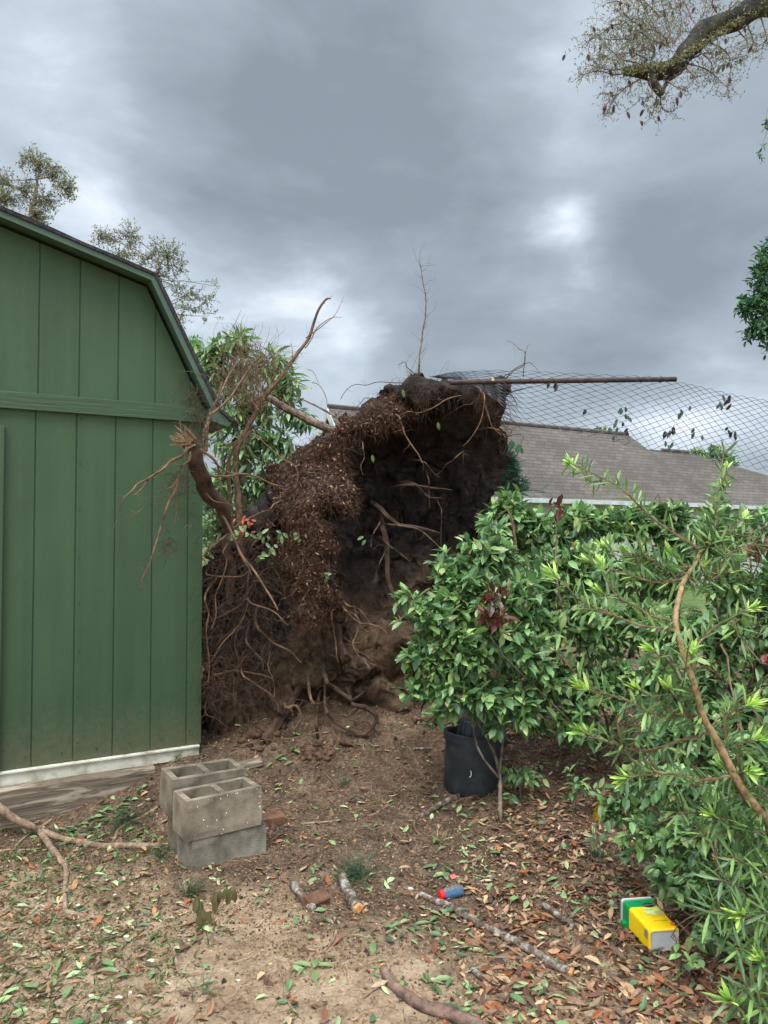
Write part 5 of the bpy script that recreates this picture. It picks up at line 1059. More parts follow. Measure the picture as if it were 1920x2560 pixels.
# red sprigs: a photinia threaded through the thicket
b0 = G(1560, 1930); RED = scale_c([(118, 46, 46), (134, 56, 52), (98, 50, 44), (84, 60, 48)], .95)
shrub("red_leaved_shrub", b0, [([b0, P(1480, 1700, 4.6), P(1400, 1500, 4.5), P(1390, 1300, 4.6)], (.010, .004)), ([b0, P(1260, 1640, 4.1), P(1240, 1560, 4.05)], (.006, .003)), ([b0, P(1800, 1600, 4.4), P(1900, 1400, 4.2)], (.010, .004))],
    [cl(1385, 1265, 4.5, 26, 20, sh=.9), cl(1395, 1295, 4.5, 14, 22, sh=.5), cl(1240, 1545, 3.98, 40, 28, sh=1.0), cl(1250, 1500, 4.02, 60, 40, sh=.5), cl(1885, 1375, 4.1, 30, 20, sh=.8), cl(1905, 1340, 4.1, 20, 20, sh=.5), cl(1800, 1420, 4.1, 20, 14, sh=.4), cl(1905, 1660, 4.0, 30, 20, sh=.6), cl(1745, 1370, 4.2, 16, 16, sh=.3), cl(1860, 1890, 3.4, 30, 14, sh=.4)],
    "red leaved sprigs scattered through the green shrubs", "shrub", dict(KB, tw=9, lv=7, L=.085, W=.038, cols=RED, tl=.12), "shrubs along the right side")
# needle leaved shrub (long strap leaves, lime tips)
def pod_branch(ml, mt, mw, pts, L=.078, W=.0115, r=(.006, .0025), dens=120, tipn=.8, lime=1.0):
    ps = mw.tube(pts, r, 5, wob=.01); tot_ = sum((b_-a).length for a, b_ in zip(ps, ps[1:]))
    n_ = int(tot_*dens)
    for i in range(n_):
        t_ = (i+rnd.random())/n_*(len(ps)-1); k = min(int(t_), len(ps)-2); p = ps[k].lerp(ps[k+1], t_-k); td_ = (ps[k+1]-ps[k]).normalized()
        ax = td_.orthogonal().normalized(); bx = td_.cross(ax); a = i*2.4+rnd.uniform(-.3, .3); o_ = ax*math.cos(a)+bx*math.sin(a)
        d_ = (td_*rnd.uniform(.35, .8)+o_+Vector((0, 0, .12))).normalized(); ll = L*rnd.uniform(.7, 1.15)
        ml.leaf(p, d_, Vector((0, 0, 1))+rv(.35), ll, W*rnd.uniform(.8, 1.15), vary(rnd.choice(POD), .18), curl=rnd.uniform(-.05, .25), fold=.1, simple=False)
    if rnd.random() < tipn:
        td_ = (ps[-1]-ps[-2]).normalized()
        for i in range(20): 
            s_ = ps[-1]-td_*rnd.uniform(0, .035); d_ = (td_*1.1+rv(.33)+Vector((0, 0, .2))).normalized(); ml.leaf(s_, d_, Vector((0, 0, 1))+rv(.4), L*rnd.uniform(.5, .9)*lime, W*1.05, vary(rnd.choice(PODT), .12), curl=rnd.uniform(-.15, .1), fold=.1)
b0 = G(1990, 2330); Yp = 2.52
pod = empty("needle_leaved_shrub", b0, "tall shrub with strap leaves and lime green tips, nearest at the right edge", "shrub", "shrubs along the right side")
main = [b0, P(1960, 2120, 2.6), P(*Z8(1560, 1520), Yp), P(*Z8(1440, 1290), Yp), P(*Z8(1385, 1180), Yp), P(*Z8(1340, 1040), Yp), P(*Z8(1290, 900), 2.55), P(*Z8(1260, 770), 2.58), P(*Z8(1290, 640), 2.65), P(*Z8(1340, 540), 2.75), P(*Z8(1385, 450), 2.85)]
q = MB(); mps = q.tube(main, [.017, .016, .014, .013, .012, .011, .0105, .010, .009, .0075, .006], 8, wob=.008); q.build("stem", mat("tan_bark", rgb(92, 74, 50), rgb(166, 138, 100), 40, .9, .7, 90, bdist=.003), pod, smooth=True)
ml = MB(); mw = MB(); 
def nearest(p): return min(mps, key=lambda a: (a-p).length)
tips = [  # (tip zoom8, via offset, depth)
 ((810, 100), (1000, 190), 3.1), ((840, 710), (1000, 750), 2.6), ((1070, 590), (1200, 560), 2.9), ((860, 1060), (1060, 1120), 2.5), ((860, 1250), (1050, 1320), 2.5), ((1230, 1060), (1290, 1130), 2.45), ((1480, 120), (1440, 240), 3.2), ((1460, 200), (1440, 330), 3.1),
 ((1380, 540), (1340, 620), 2.8), ((1340, 900), (1330, 990), 2.5), ((1590, 720), (1450, 780), 2.7), ((1530, 510), (1420, 600), 2.9), ((930, 650), (1080, 700), 2.75), ((1160, 900), (1240, 960), 2.55),
 ((1590, 1130), (1480, 1190), 2.5), ((1090, 1060), (1200, 1120), 2.45), ((1640, 1060), (1500, 1130), 2.55), ((1050, 480), (1180, 530), 2.95), ((880, 520), (1060, 570), 2.95), ((1640, 1280), (1520, 1310), 2.5),
 ((1040, 1450), (1250, 1420), 2.45), ((1580, 1420), (1520, 1450), 2.5), ((1450, 380), (1420, 430), 3.0), ((1560, 330), (1460, 420), 3.0), ((1640, 420), (1500, 480), 2.95), ((960, 460), (1140, 500), 3.0)]
lowt = [((1640, 600), (1750, 680), 2.5), ((1560, 640), (1740, 720), 2.6), ((1420, 900), (1560, 880), 2.4)]
for (tx, ty), (vx, vy), y_ in tips:
    t3 = P(*Z8(tx, ty), y_); v3 = P(*Z8(vx, vy), (y_+Yp)/2+.03); s3 = nearest(v3+Vector((.05, .1, -.1)))
    pod_branch(ml, ml, mw, [s3, s3.lerp(v3, .55)+Vector((0, 0, -.02)), v3, t3])
    for _ in range(1):     # side shoots
        a = v3.lerp(t3, rnd.uniform(.0, .5)); d_ = (t3-v3)*rnd.uniform(.35, .6)+rv(.07); pod_branch(ml, ml, mw, [a, a+d_*.5+Vector((0, 0, -.01)), a+d_+Vector((0, 0, .03))], tipn=.3, r=(.003, .002))
for (tx, ty) in ((1780, 2040), (1750, 2090), (1830, 2140), (1880, 2080), (1800, 2200), (1900, 2190), (1760, 2280), (1850, 2290), (1910, 2280), (1840, 2370), (1900, 2400), (1860, 2470), (1820, 2500), (1900, 2520), (1890, 2010), (1840, 1980), (1905, 2450), (1690, 2030), (1720, 1960)):
    y_ = 2.55-.25*(ty-2000)/500; t3 = P(tx, ty, y_); s3 = P(tx+rnd.uniform(90, 170), ty+rnd.uniform(20, 120), y_+.15); m3 = s3.lerp(t3, .5)+Vector((0, 0, .03)); pod_branch(ml, ml, mw, [b0.lerp(s3, .6), s3, m3, t3], tipn=.3, L=.10)
mw.build("twigs", M_twig, pod); ml.build("foliage", M_leaf, pod, colattr=True)

# ------------------------------------------------------------------ nursery pots
M_pot = mat("black_plastic_pot", rgb(30, 33, 36), rgb(58, 60, 60), 7, .5, .15, 30, spec=.4, bdist=.003, c3=rgb(40, 43, 45))
pc = G(1180, 1965); hp = .285
def lathe(q, c, prof_, n=40, rib=None, tilt=None):
    rings = []
    for (r_, z_) in prof_:
        ring = []
        for k in range(n):
            a = 2*math.pi*k/n; rr = r_*(1+(rib(a, z_) if rib else 0)); v = Vector((math.cos(a)*rr, math.sin(a)*rr, z_))*KP
            if tilt: v = tilt @ v
            ring.append(q.vert(c+v))
        rings.append(ring)
    for u, v in zip(rings, rings[1:]):
        for k in range(n): q.face(u[k], u[(k+1) % n], v[(k+1) % n], v[k])
    return rings
tl_ = Matrix.Rotation(R(7), 3, 'Y') @ Matrix.Rotation(R(-4), 3, 'X')
pc = G(1174, 1964); pc.z = gz(pc.x, pc.y)-.03; KP = pc.y*160/F/2/.167
pot = empty("nursery_pot", pc, "large black plastic nursery pot tilted in the soil beneath the broadleaf shrub", "plant pot")
pot.rotation_euler = (0, 0, 0)
q = MB(); r1 = lathe(q, pc, [(.002, .012), (.128, .012), (.132, .0), (.136, .03), (.145, .13), (.154, hp), (.150, hp), (.141, .13), (.128, .03), (.002, .028)], 48, lambda a, z_: (-.02*(math.sin(a*22) > .2) if z_ < .03 else 0), tl_)
q.build("body", M_pot, pot, smooth=False)
q = MB(); rr_ = lathe(q, pc, [(.1545, hp-.034), (.165, hp-.034), (.167, hp+.004), (.163, hp+.008), (.1545, hp+.006), (.1545, hp-.034)], 48, None, tl_); q.build("rim", M_pot, pot)
q = MB(); m0 = P(1177, 1938, 4.04)
for k, (dx, dz) in enumerate(((0, .014), (.002, .004), (.001, -.006), (0, -.012), (-.004, -.014))): pass
yk = pc.y-.145*KP; q.tube([P(1177, 1927, yk), P(1178, 1934, yk), P(1177, 1941, yk), P(1173, 1943, yk)], .0026, 5, sm=2); q.build("paint_mark", M_pw, pot)
ip = empty("nursery_pot", pc+tl_ @ Vector((-.0, .02, hp-.03))*KP, "small ribbed black pot standing upside down inside the large pot", "plant pot")
q = MB(); lathe(q, pc+tl_ @ Vector((0, .02, hp-.04))*KP, [(.098, 0), (.094, .05), (.088, .10), (.080, .108), (.002, .108)], 60, lambda a, z_: (.02*math.sin(a*24) if z_ < .105 else 0), tl_); q.build("body", M_pot, ip)

# ------------------------------------------------------------------ bottle with red cap
bt = G(1125, 2232, 0); Ld = Vector((.93, .36, .05)).normalized()
bottle = empty("plastic_bottle", bt, "small clear plastic bottle with red cap and blue liquid lying on the soil", "bottle")
M_clear = bpy.data.materials.new("clear_plastic"); M_clear.use_nodes = True; b = M_clear.node_tree.nodes['Principled BSDF']; b.inputs['Base Color'].default_value = (.80, .85, .88, 1); b.inputs['Roughness'].default_value = .08; b.inputs['Transmission Weight'].default_value = .92; b.inputs['IOR'].default_value = 1.12
M_blue = mat("blue_liquid", rgb(6, 66, 108), rgb(12, 84, 124), 5, .15, 0, spec=.5); M_red = mat("red_cap_plastic", rgb(196, 30, 36), rgb(214, 40, 44), 12, .4, .1)
RB = .022
def along(q, c, d, prof_, n=24, sq=0, clipz=None):
    d = d.normalized(); x = Vector((0, 0, 1)).cross(d).normalized(); y = d.cross(x); rings = []
    for (r_, t_) in prof_:
        r_ *= .74; t_ *= .74; ring = []
        for k in range(n):
            a = 2*math.pi*k/n; ca, sa = math.cos(a), math.sin(a); f_ = 1/(max(abs(ca), abs(sa))**sq) if sq else 1; v = (x*ca+y*sa)*r_*f_
            if clipz is not None and v.z > clipz: v = v+Vector((0, 0, clipz-v.z))
            ring.append(q.vert(c+d*t_+v))
        rings.append(ring)
    for u, v in zip(rings, rings[1:]):
        for k in range(n): q.face(u[k], u[(k+1) % n], v[(k+1) % n], v[k])
    q.face(*rings[0][::-1]); q.face(*rings[-1])
bc = P(1120, 2228, 0+G(1120, 2232).y); bc = G(1108, 2256)+Vector((0, .02, RB+.002))
q = MB(); along(q, bc, Ld, [(.020, .0), (.022, .008), (.030, .016), (.031, .045), (.029, .050), (.031, .055), (.031, .078), (.029, .083), (.031, .088), (.030, .120), (.024, .127)], 24, .35); q.build("body", M_clear, bottle, smooth=True)
q = MB(); along(q, bc, Ld, [(.018, .004), (.028, .018), (.0285, .09), (.0285, .122)], 24, .3, clipz=-.004); q.build("liquid", M_blue, bottle)
q = MB(); along(q, bc, Ld, [(.010, -.022), (.011, -.0215), (.026, -.0215), (.028, -.019), (.029, .002), (.027, .004)], 28); q.tube([bc+Ld*-.017+Vector((0, 0, .009)), bc+Ld*-.017-Vector((0, 0, .009))], .002, 5); q.build("cap", M_red, bottle)

# ------------------------------------------------------------------ plant food box
M_yel = mat("yellow_carton", rgb(232, 190, 10), rgb(246, 206, 22), 8, .45, .1, spec=.4); M_grn = mat("green_carton", rgb(0, 122, 64), rgb(4, 134, 72), 8, .4, 0, spec=.4); M_wbase = mat("white_plastic", rgb(170, 172, 172), rgb(200, 200, 198), 8, .5, .1)
M_blk = mat("black_print", rgb(22, 26, 24), rgb(28, 32, 30), 5, .5, 0); M_pale = mat("pale_green_print", rgb(206, 216, 120), rgb(214, 222, 132), 5, .5, 0); M_tan = mat("tan_print", rgb(196, 180, 96), rgb(202, 186, 104), 5, .5, 0); M_gry = mat("grey_print", rgb(120, 124, 122), rgb(140, 142, 140), 90, .5, 0)
M_orng = mat("orange_print", rgb(222, 96, 40), rgb(240, 120, 50), 30, .5, 0)
BW, BT, BL = .122, .088, .205
nr = G(1632, 2384); yb = R(16)
def boxpt(px, py, z_):
    r = ray(px, py); k = (z_-H)/r.z; return Vector((0, 0, H))+r*k
z0_ = nr.z; TLc = boxpt(1624, 2326, z0_+BT); TRc = boxpt(1683, 2304, z0_+BT+.005); FLc = boxpt(1568, 2245, z0_+BT+.012)
ux = (TRc-TLc); ux.z = 0; BW = ux.length; ux.normalize(); uy = Vector((-ux.y, ux.x, 0)); fl = (FLc-TLc); 
uy = (uy*.25+fl.normalized()*.75).normalized(); uy.z = .03; uy.normalize(); ux = (ux-uy*ux.dot(uy)).normalized(); uz = ux.cross(uy)
BL = (fl).length*.98
MBX = Matrix((ux, uy, uz)).transposed().to_4x4(); MBX.translation = TLc-uz*BT
bxo = empty("plant_food_box", MBX.translation, "yellow and green plant food box with pale end lying on dry leaves", "box")
bxo.rotation_euler = MBX.to_euler()
def lb(name, mats, verts_fn, parent):
    q = MB(); verts_fn(q); me = bpy.data.meshes.new(name); me.from_pydata(q.v, [], q.f); 
    for m_ in mats: me.materials.append(m_)
    me.polygons.foreach_set('material_index', q.mi); o = bpy.data.objects.new(name, me); COL.objects.link(o); o.parent = parent; return o
def rrect(q, y, w0, w1, h0, h1, r_=.012, n=4):
    ring = []
    for (cx, cz, a0) in ((w1-r_, h1-r_, 0), (w0+r_, h1-r_, 90), (w0+r_, h0+r_, 180), (w1-r_, h0+r_, 270)):
        for k in range(n+1): a = R(a0+90*k/n); ring.append(q.vert((cx+r_*math.cos(a), y, cz+r_*math.sin(a))))
    return ring
def body(q):
    ys_ = [(0.0, .006), (.006, 0), (BL*.35, -.001), (BL*.72, -.002)]; rs = [rrect(q, y, i, BW-i, i, BT-i) for y, i in ys_]
    for a, b_ in zip(rs, rs[1:]):
        k = len(a)
        for j in range(k): q.face(a[j], a[(j+1) % k], b_[(j+1) % k], b_[j])
def body2(q):
    ys_ = [(BL*.72, -.002), (BL*.95, -.003)]; rs = [rrect(q, y, i, BW-i, i, BT-i) for y, i in ys_]
    for a, b_ in zip(rs, rs[1:]):
        k = len(a)
        for j in range(k): q.face(a[j], a[(j+1) % k], b_[(j+1) % k], b_[j])
lb("carton", [M_yel], body, bxo); lb("green_band", [M_grn], body2, bxo)
def endf(q): r_ = rrect(q, .0005, .004, BW-.004, .004, BT-.004); r2_ = rrect(q, .004, .012, BW-.012, .012, BT-.012); k = len(r_); [q.face(r_[j], r_[(j+1) % k], r2_[(j+1) % k], r2_[j]) for j in range(k)]; q.face(*r2_)
lb("base_panel", [M_wbase], endf, bxo)
def lidf(q):
    rs = [rrect(q, y, i, BW-i, i, BT-i) for y, i in ((BL*.95, -.007), (BL, -.007), (BL+.003, -.003))]; k = len(rs[0])
    for a, b_ in zip(rs, rs[1:]): [q.face(a[j], a[(j+1) % k], b_[(j+1) % k], b_[j]) for j in range(k)]
    q.face(*rs[-1]); q.face(*rs[0][::-1])
lb("lid", [M_wht], lidf, bxo)
def scoop(q):
    rs = [rrect(q, y, -.022+i, .012-i, .0+i, .026-i, .006) for y, i in ((BL*.74, .0), (BL*.86, .0), (BL*.865, .004))]; k = len(rs[0])
    for a, b_ in zip(rs, rs[1:]): [q.face(a[j], a[(j+1) % k], b_[(j+1) % k], b_[j]) for j in range(k)]
    q.face(*rs[-1]); q.face(*rs[0][::-1])
lb("scoop", [M_grn], scoop, bxo)
def quad(x0, x1, y0, y1, z_): return lambda q: q.face(*[q.vert(p) for p in ((x0, y0, z_), (x1, y0, z_), (x1, y1, z_), (x0, y1, z_))])
zt = BT+.0028
lb("print_panel", [M_pale], quad(BW*.36, BW*.92, BL*.42, BL*.66, zt), bxo)
lb("print_panel", [M_tan], quad(BW*.66, BW*.90, BL*.43, BL*.54, zt+.0006), bxo)
lb("print_panel", [M_tan], quad(BW*.38, BW*.62, BL*.44, BL*.47, zt+.0006), bxo)
def oval(rx, ry, cx, cy, z_): return lambda q: q.face(*[q.vert((cx+rx*math.cos(2*math.pi*k/28), cy+ry*math.sin(2*math.pi*k/28), z_)) for k in range(28)])
lb("logo", [M_blk], oval(.024, .015, BW*.68, BL*.75, zt+.001), bxo)
lb("barcode", [M_gry], lambda q: q.face(*[q.vert(p) for p in ((-.0035, .012, BT*.56), (-.0035, .034, BT*.56), (-.0035, .034, BT*.9), (-.0035, .012, BT*.9))][::-1]), bxo)
lb("picture", [M_orng], lambda q: [oval(.010, .008, BW*.93-.004, BL*.14, zt)(q), oval(.007, .006, BW*.86, BL*.10, zt+.0004)(q)], bxo)
def text(s_, size, x, y, z_, m, par, align='CENTER', name="lettering"):
    c = bpy.data.curves.new(name, 'FONT'); c.body = s_; c.size = size; c.align_x = align; c.align_y = 'CENTER'; c.extrude = .0001
    o = bpy.data.objects.new("tmp", c); COL.objects.link(o); dg = bpy.context.evaluated_depsgraph_get(); me = bpy.data.meshes.new_from_object(o.evaluated_get(dg)); bpy.data.objects.remove(o)
    me.materials.clear(); me.materials.append(m); o = bpy.data.objects.new(name, me); COL.objects.link(o); o.parent = par; o.location = (x, y, z_); return o
text("Miracle-Gro", .0088, BW*.68, BL*.75, zt+.0016, M_wht, bxo)
text("WATER SOLUBLE", .005, BW*.50, BL*.60, zt+.001, M_grn, bxo); text("All Purpose Plant Food", .0062, BW*.64, BL*.36, zt+.0006, M_orng, bxo); text("NET WT 1.5 LB (680g)", .0058, BW*.60, BL*.24, zt+.0006, M_blk, bxo)

# ------------------------------------------------------------------ branches and logs on the ground
M_stick = mat("pale_stick_bark", rgb(92, 72, 56), rgb(156, 132, 108), 26, .9, .6, 70, bdist=.004)
M_cut = mat("fresh_cut_wood", rgb(150, 96, 50), rgb(206, 156, 96), 60, .8, .4, 90, bdist=.004)
def gstick(zf, pts, rpx, m, parent=None, lift=.6, name="branch", n=8, wob=.006, cut=False, cuts=False):
    W_ = []; k = len(pts); rad = []
    for i, pt in enumerate(pts):
        p = G(*zf(pt[0], pt[1]), pt[2] if len(pt) > 2 else 0); r_ = (rpx[0]+(rpx[1]-rpx[0])*i/(k-1))/F*p.y/2; W_.append(p+Vector((0, 0, r_*lift))); rad.append(r_)
    q = MB(); ps = q.tube(W_, rad, n, wob=wob); return q, ps, rad
def branch(label, zf, segs, m, cat="branch", name="fallen_branch", group="branches and sticks lying on the ground", cutend=None):
    e0 = None
    for i, (pts, rpx) in enumerate(segs):
        q, ps, rad = gstick(zf, pts, rpx, m)
        if e0 is None:
            if len(segs) == 1 and not cutend: return tag(q.build(name, m, None, smooth=True, origin=ps[0]), label, cat, group)
            e0 = empty(name, ps[0], label, cat, group)
        q.build("wood" if i == 0 else "side_shoot", m, e0, smooth=True)
        if cutend and i == 0:
            for s_ in cutend:
                p, d_ = (ps[0], (ps[0]-ps[1])) if s_ == 0 else (ps[-1], ps[-1]-ps[-2]); d_.normalize(); r_ = rad[0] if s_ == 0 else rad[-1]
                q2 = MB(); q2.tube([p-d_*.004, p+d_*.004, p+d_*.010], [r_*.88, r_*.9, r_*.55], 12, sm=1); q2.build("cut_face", M_cut, e0)
    return e0
branch("long forked pale stick reaching from the timber beam to the bare sand", Z5, [([(-30, 560, .16), (60, 630, .10), (180, 690, .05), (250, 740), (330, 850), (390, 935), (385, 1060), (385, 1190)], (21, 11)), ([(385, 1190), (440, 1200), (520, 1220), (605, 1228)], (13, 10)), ([(90, 800), (160, 740), (240, 690), (305, 645)], (6, 8))], M_stick)
branch("thick bent branch with torn orange bark running to the concrete blocks", Z5, [([(240, 715), (340, 755), (450, 780), (560, 800), (660, 805), (780, 805), (900, 812), (960, 800)], (17, 16)), ([(670, 775), (700, 710), (770, 660), (850, 620), (935, 570)], (8, 7)), ([(800, 790), (860, 750), (920, 730)], (8, 6)), ([(780, 650), (750, 580)], (5, 4))], M_stick)
branch("thin grey twig along the left edge under the forked stick", Z5, [([(-20, 825), (80, 822), (160, 820), (245, 812)], (5, 4))], M_stick)
branch("short tan stick on the bare sand", Z5, [([(1030, 1400), (1045, 1480), (1060, 1540), (1085, 1575)], (7, 9))], M_stick)
branch("dark short stick below the broken brick", Z6, [([(570, 1300), (550, 1360), (520, 1400), (480, 1435)], (9, 4))], M_stick)
branch("flaky barked log with a fresh orange cut end under a pine sprig", Z6, [([(600, 985), (630, 1060), (665, 1130), (700, 1185)], (24, 30))], M_lichen, "log", "short_log", cutend=[1])
branch("short dark log lying left of the broken brick", Z6, [([(310, 1030), (350, 1090), (400, 1140), (430, 1180)], (20, 22))], M_lichen, "log", "short_log")
branch("long lichen covered branch running from the red capped bottle toward the lower right", Z6, [([(1060, 1085), (1150, 1130), (1240, 1160), (1330, 1220), (1430, 1280), (1540, 1330), (1640, 1380), (1760, 1460), (1860, 1520), (1960, 1560)], (15, 25))], M_lichen, cutend=[1])
branch("thick reddish branch with an orange broken stub at the bottom edge", Z6, [([(850, 1530), (900, 1620), (980, 1700), (1080, 1760), (1200, 1800), (1330, 1850), (1450, 1920)], (22, 40)), ([(855, 1590), (850, 1560)], (14, 12))], mat("red_brown_bark", rgb(62, 48, 40), rgb(140, 112, 96), 20, .9, .8, 50, bdist=.01), cutend=[0])
branch("peeled stick lying at the foot of the black pot", Z6, [([(1040, 640), (1120, 600), (1200, 550), (1290, 515)], (10, 16))], M_lichen, cutend=[1])
branch("curved brown stick touching the base of the black pot", Z6, [([(1250, 560), (1310, 525), (1360, 520), (1415, 508)], (7, 10))], M_twig)
branch("lichen flecked stick half buried in dry leaves left of the box", Z7, [([(320, 1150), (380, 1190), (440, 1240), (510, 1290)], (16, 18))], M_lichen)
branch("short rotten stick near the bottom right leaves", Z6, [([(1370, 1530), (1410, 1570), (1460, 1610)], (14, 18))], M_lichen)
branch("small root piece sticking out of the churned soil", Z6, [([(1035, 650), (1030, 690), (1070, 740)], (9, 5))], M_root)
branch("long thin twig curving over the sand at the bottom", Z6, [([(235, 1480), (245, 1600), (265, 1700), (330, 1780), (380, 1830)], (4, 6))], M_stick)
branch("thin twig lying across the churned soil in the middle", Z6, [([(370, 665), (450, 660), (580, 645)], (5, 4))], M_stick)
branch("slender twig in the churned soil left of the pot", Z6, [([(700, 640), (800, 600), (870, 560), (905, 500)], (5, 3))], M_stick)
branch("grey twig on the bright sand near the bottom edge", Z6, [([(730, 1700), (790, 1655), (870, 1625)], (6, 5))], M_stick)
branch("white grey twig on dry leaves beside an orange leaf", Z6, [([(1380, 1445), (1480, 1450), (1590, 1453)], (4, 4))], M_stick)
branch("lichened stick behind the churned soil, left of the pot rim", Z6, [([(1025, 222), (1080, 222), (1130, 225)], (6, 7))], M_lichen)

# ------------------------------------------------------------------ pine sprigs, weeds and tufts
PINE = scale_c([(56, 88, 56), (70, 104, 62), (44, 70, 48)], 1.1); DRY = scale_c([(140, 112, 80), (120, 84, 58)], 1)
def tuft(px, py, n_, L, label, cols, name="grass_tuft", cat="grass tuft", lean=(0, 0, 1), w=.004, spread=.6, group="tufts and sprigs on the ground"):
    b0 = G(px, py); q = MB()
    for _ in range(n_):
        d_ = (Vector(lean)+rv(spread)); d_.z = abs(d_.z)*.8+.05; d_.normalize(); l_ = L*rnd.uniform(.5, 1.1); q.leaf(b0+Vector((rnd.gauss(0, .015), rnd.gauss(0, .015), 0)), d_, Vector((0, 0, 1))+rv(.2), l_, w, vary(rnd.choice(cols), .25), curl=rnd.uniform(.1, .8), fold=0)
    return tag(q.build(name, M_leaf, None, colattr=True, origin=b0), label, cat, group)
tuft(*Z6(720, 970), 260, .17, "green pine needle sprig fallen over the cut log", PINE, "pine_sprig", "pine sprig", (-.5, -.2, .25), .0025, .6)
tuft(*Z5(760, 640), 190, .17, "large pine sprig lying against the timber beam left of the blocks", PINE, "pine_sprig", "pine sprig", (.1, -.2, .5), .003, .7)
tuft(*Z5(930, 850), 80, .12, "dark pine sprig on the soil at the foot of the blocks", PINE, "pine_sprig", "pine sprig", (.3, -.3, .1), .0025, .5)
tuft(*Z5(1120, 1090), 130, .11, "green and straw grass tuft in front of the concrete blocks", PINE+DRY+scale_c([(110, 120, 60)]), lean=(.2, 0, 1), w=.003, spread=.35)
tuft(*Z6(1190, 770), 60, .08, "pale yellowish grass clump on the churned soil", DRY+scale_c([(130, 130, 80)]), w=.003)
tuft(*Z7(640, 860), 70, .10, "dark grass tuft at the foot of the shrubs behind the box", PINE, w=.004)
tuft(*Z5(1180, 1660), 50, .09, "dark pine sprig on the sand at the lower middle", PINE, "pine_sprig", "pine sprig", (.4, -.1, .2), .0025, .35)
tuft(*Z6(620, 430), 60, .08, "thin weed tuft on the dark soil behind the middle", PINE, w=.003)
tuft(*Z5(1050, 280), 70, .07, "yellowish moss and weeds growing at the skirt corner of the shed", scale_c([(120, 120, 60), (90, 100, 50)]), w=.004)
# wilted seedling with drooping dark leaves, in front of the blocks
b0 = G(*Z5(1255, 1390)); ws_ = empty("wilted_seedling", b0, "wilted uprooted seedling with drooping olive leaves on the sand", "seedling"); q = MB(); tp = P(*Z5(1255, 1150), b0.y+.05)
ps = q.tube([b0, b0.lerp(tp, .5)+Vector((.01, 0, 0)), tp], (.003, .002), 5); q.build("stem", M_stick, ws_); q = MB()
for (a, b_) in ((1160, 1140), (1200, 1160), (1220, 1200), (1300, 1110), (1350, 1090), (1380, 1110), (1290, 1150), (1180, 1230)):
    p = P(*Z5(a, b_-40), b0.y); [q.leaf(p+rv(.008), Vector((rnd.uniform(-.4, .4), -.3, -1)), Vector((0, -1, .3)), .055, .026, vary(rgb(92, 86, 54), .2)) for _ in range(2)]
q.build("leaves", M_leaf, ws_, colattr=True)
# the big yellowing leaf on the seedling
b0 = P(1500, 2005, 3.55); q = MB(); q.leaf(b0, Vector((-.25, -.25, -1)), Vector((.4, -1, .3)), .09, .062, rgb(206, 160, 24)); tag(q.build("yellow_leaf", M_litter, None, colattr=True, origin=b0), "single large yellow leaf hanging low in the seedlings left of the shrubs", "leaf")
q = MB(); b0 = G(1133, 2192, .008); q.box(Matrix.Translation(b0) @ Matrix.Rotation(R(20), 4, 'Z') @ Matrix.Rotation(R(12), 4, 'X'), .028, .026, .004); tag(q.build("plastic_scrap", mat("pink_plastic", rgb(200, 90, 96), rgb(214, 110, 112), 9, .6, 0), None, origin=b0), "pink plastic scrap just behind the red capped bottle", "scrap")
q = MB(); b0 = G(1027, 2222, .006); blob(q, b0, .012, (1, .7, .6)); tag(q.build("pebble", M_wht, None, smooth=True, origin=b0), "white stone on dark soil left of the bottle", "pebble")
M_peb = mat("cream_pebble", rgb(176, 160, 134), rgb(216, 204, 182), 14, .7, .1)
for i, (a, b_, r_) in enumerate(((895, 1475, .013), (750, 1330, .011), (762, 1263, .008), (470, 1145, .012), (705, 1693, .012), (540, 1680, .009), (700, 1225, .008), (818, 1500, .006), (775, 1660, .007), (95, 1640, .008), (770, 1840, .009), (1412, 1590, .007), (465, 1265, .006), (520, 1295, .006), (680, 1083, .007))):
    q = MB(); b0 = G(*Z5(a, b_), r_*.25); blob(q, b0, r_, (1.2, .8, .55), .5); tag(q.build("pebble", M_peb, None, smooth=True, origin=b0), "cream pebble half sunk in the bare sand", "pebble", "cream pebbles on the sand")

# ------------------------------------------------------------------ leaf litter, crumbs, low grass
LIT = [rgb(*c, .95) for c in ((150, 108, 78), (126, 80, 58), (166, 132, 98), (104, 72, 54), (150, 124, 98), (120, 92, 72), (180, 152, 120), (86, 62, 50), (146, 88, 54), (138, 108, 84), (112, 84, 66), (98, 78, 64))]
LGR = scale_c([(116, 142, 82), (92, 122, 70), (144, 160, 108), (78, 104, 66)], 1.1)
def ldens(x, y):
    n_ = noise.noise(Vector((x*1.4, y*1.4, 20)))
    right = sm(.15, .75, x-.10*(y-2.4)+.35*n_)
    if y > 3.7: right = sm(.35, .9, x-.05*(y-3.7)+.3*n_)
    left = .17*sm(.1, .7, -x-.5+.6*n_)*(1-sm(4.0, 4.6, y))
    mid = .11*(1+1.5*(noise.noise(Vector((x*3, y*3, 40)))))+.10*sm(4, 4.6, y)*sm(-.6, 0, x)
    return min(1, right+left+mid)
def scatter(q, n_, fn, x0=-2.6, x1=3.4, y0=2.0, y1=6.2):
    k = 0
    while k < n_:
        # denser near the camera, as the area of view is smaller there
        y = y0+(y1-y0)*rnd.random()**1.35; x = rnd.uniform(-.62*y, .62*y+.3)
        if x < x0 or x > x1: continue
        k += 1; fn(q, x, y)
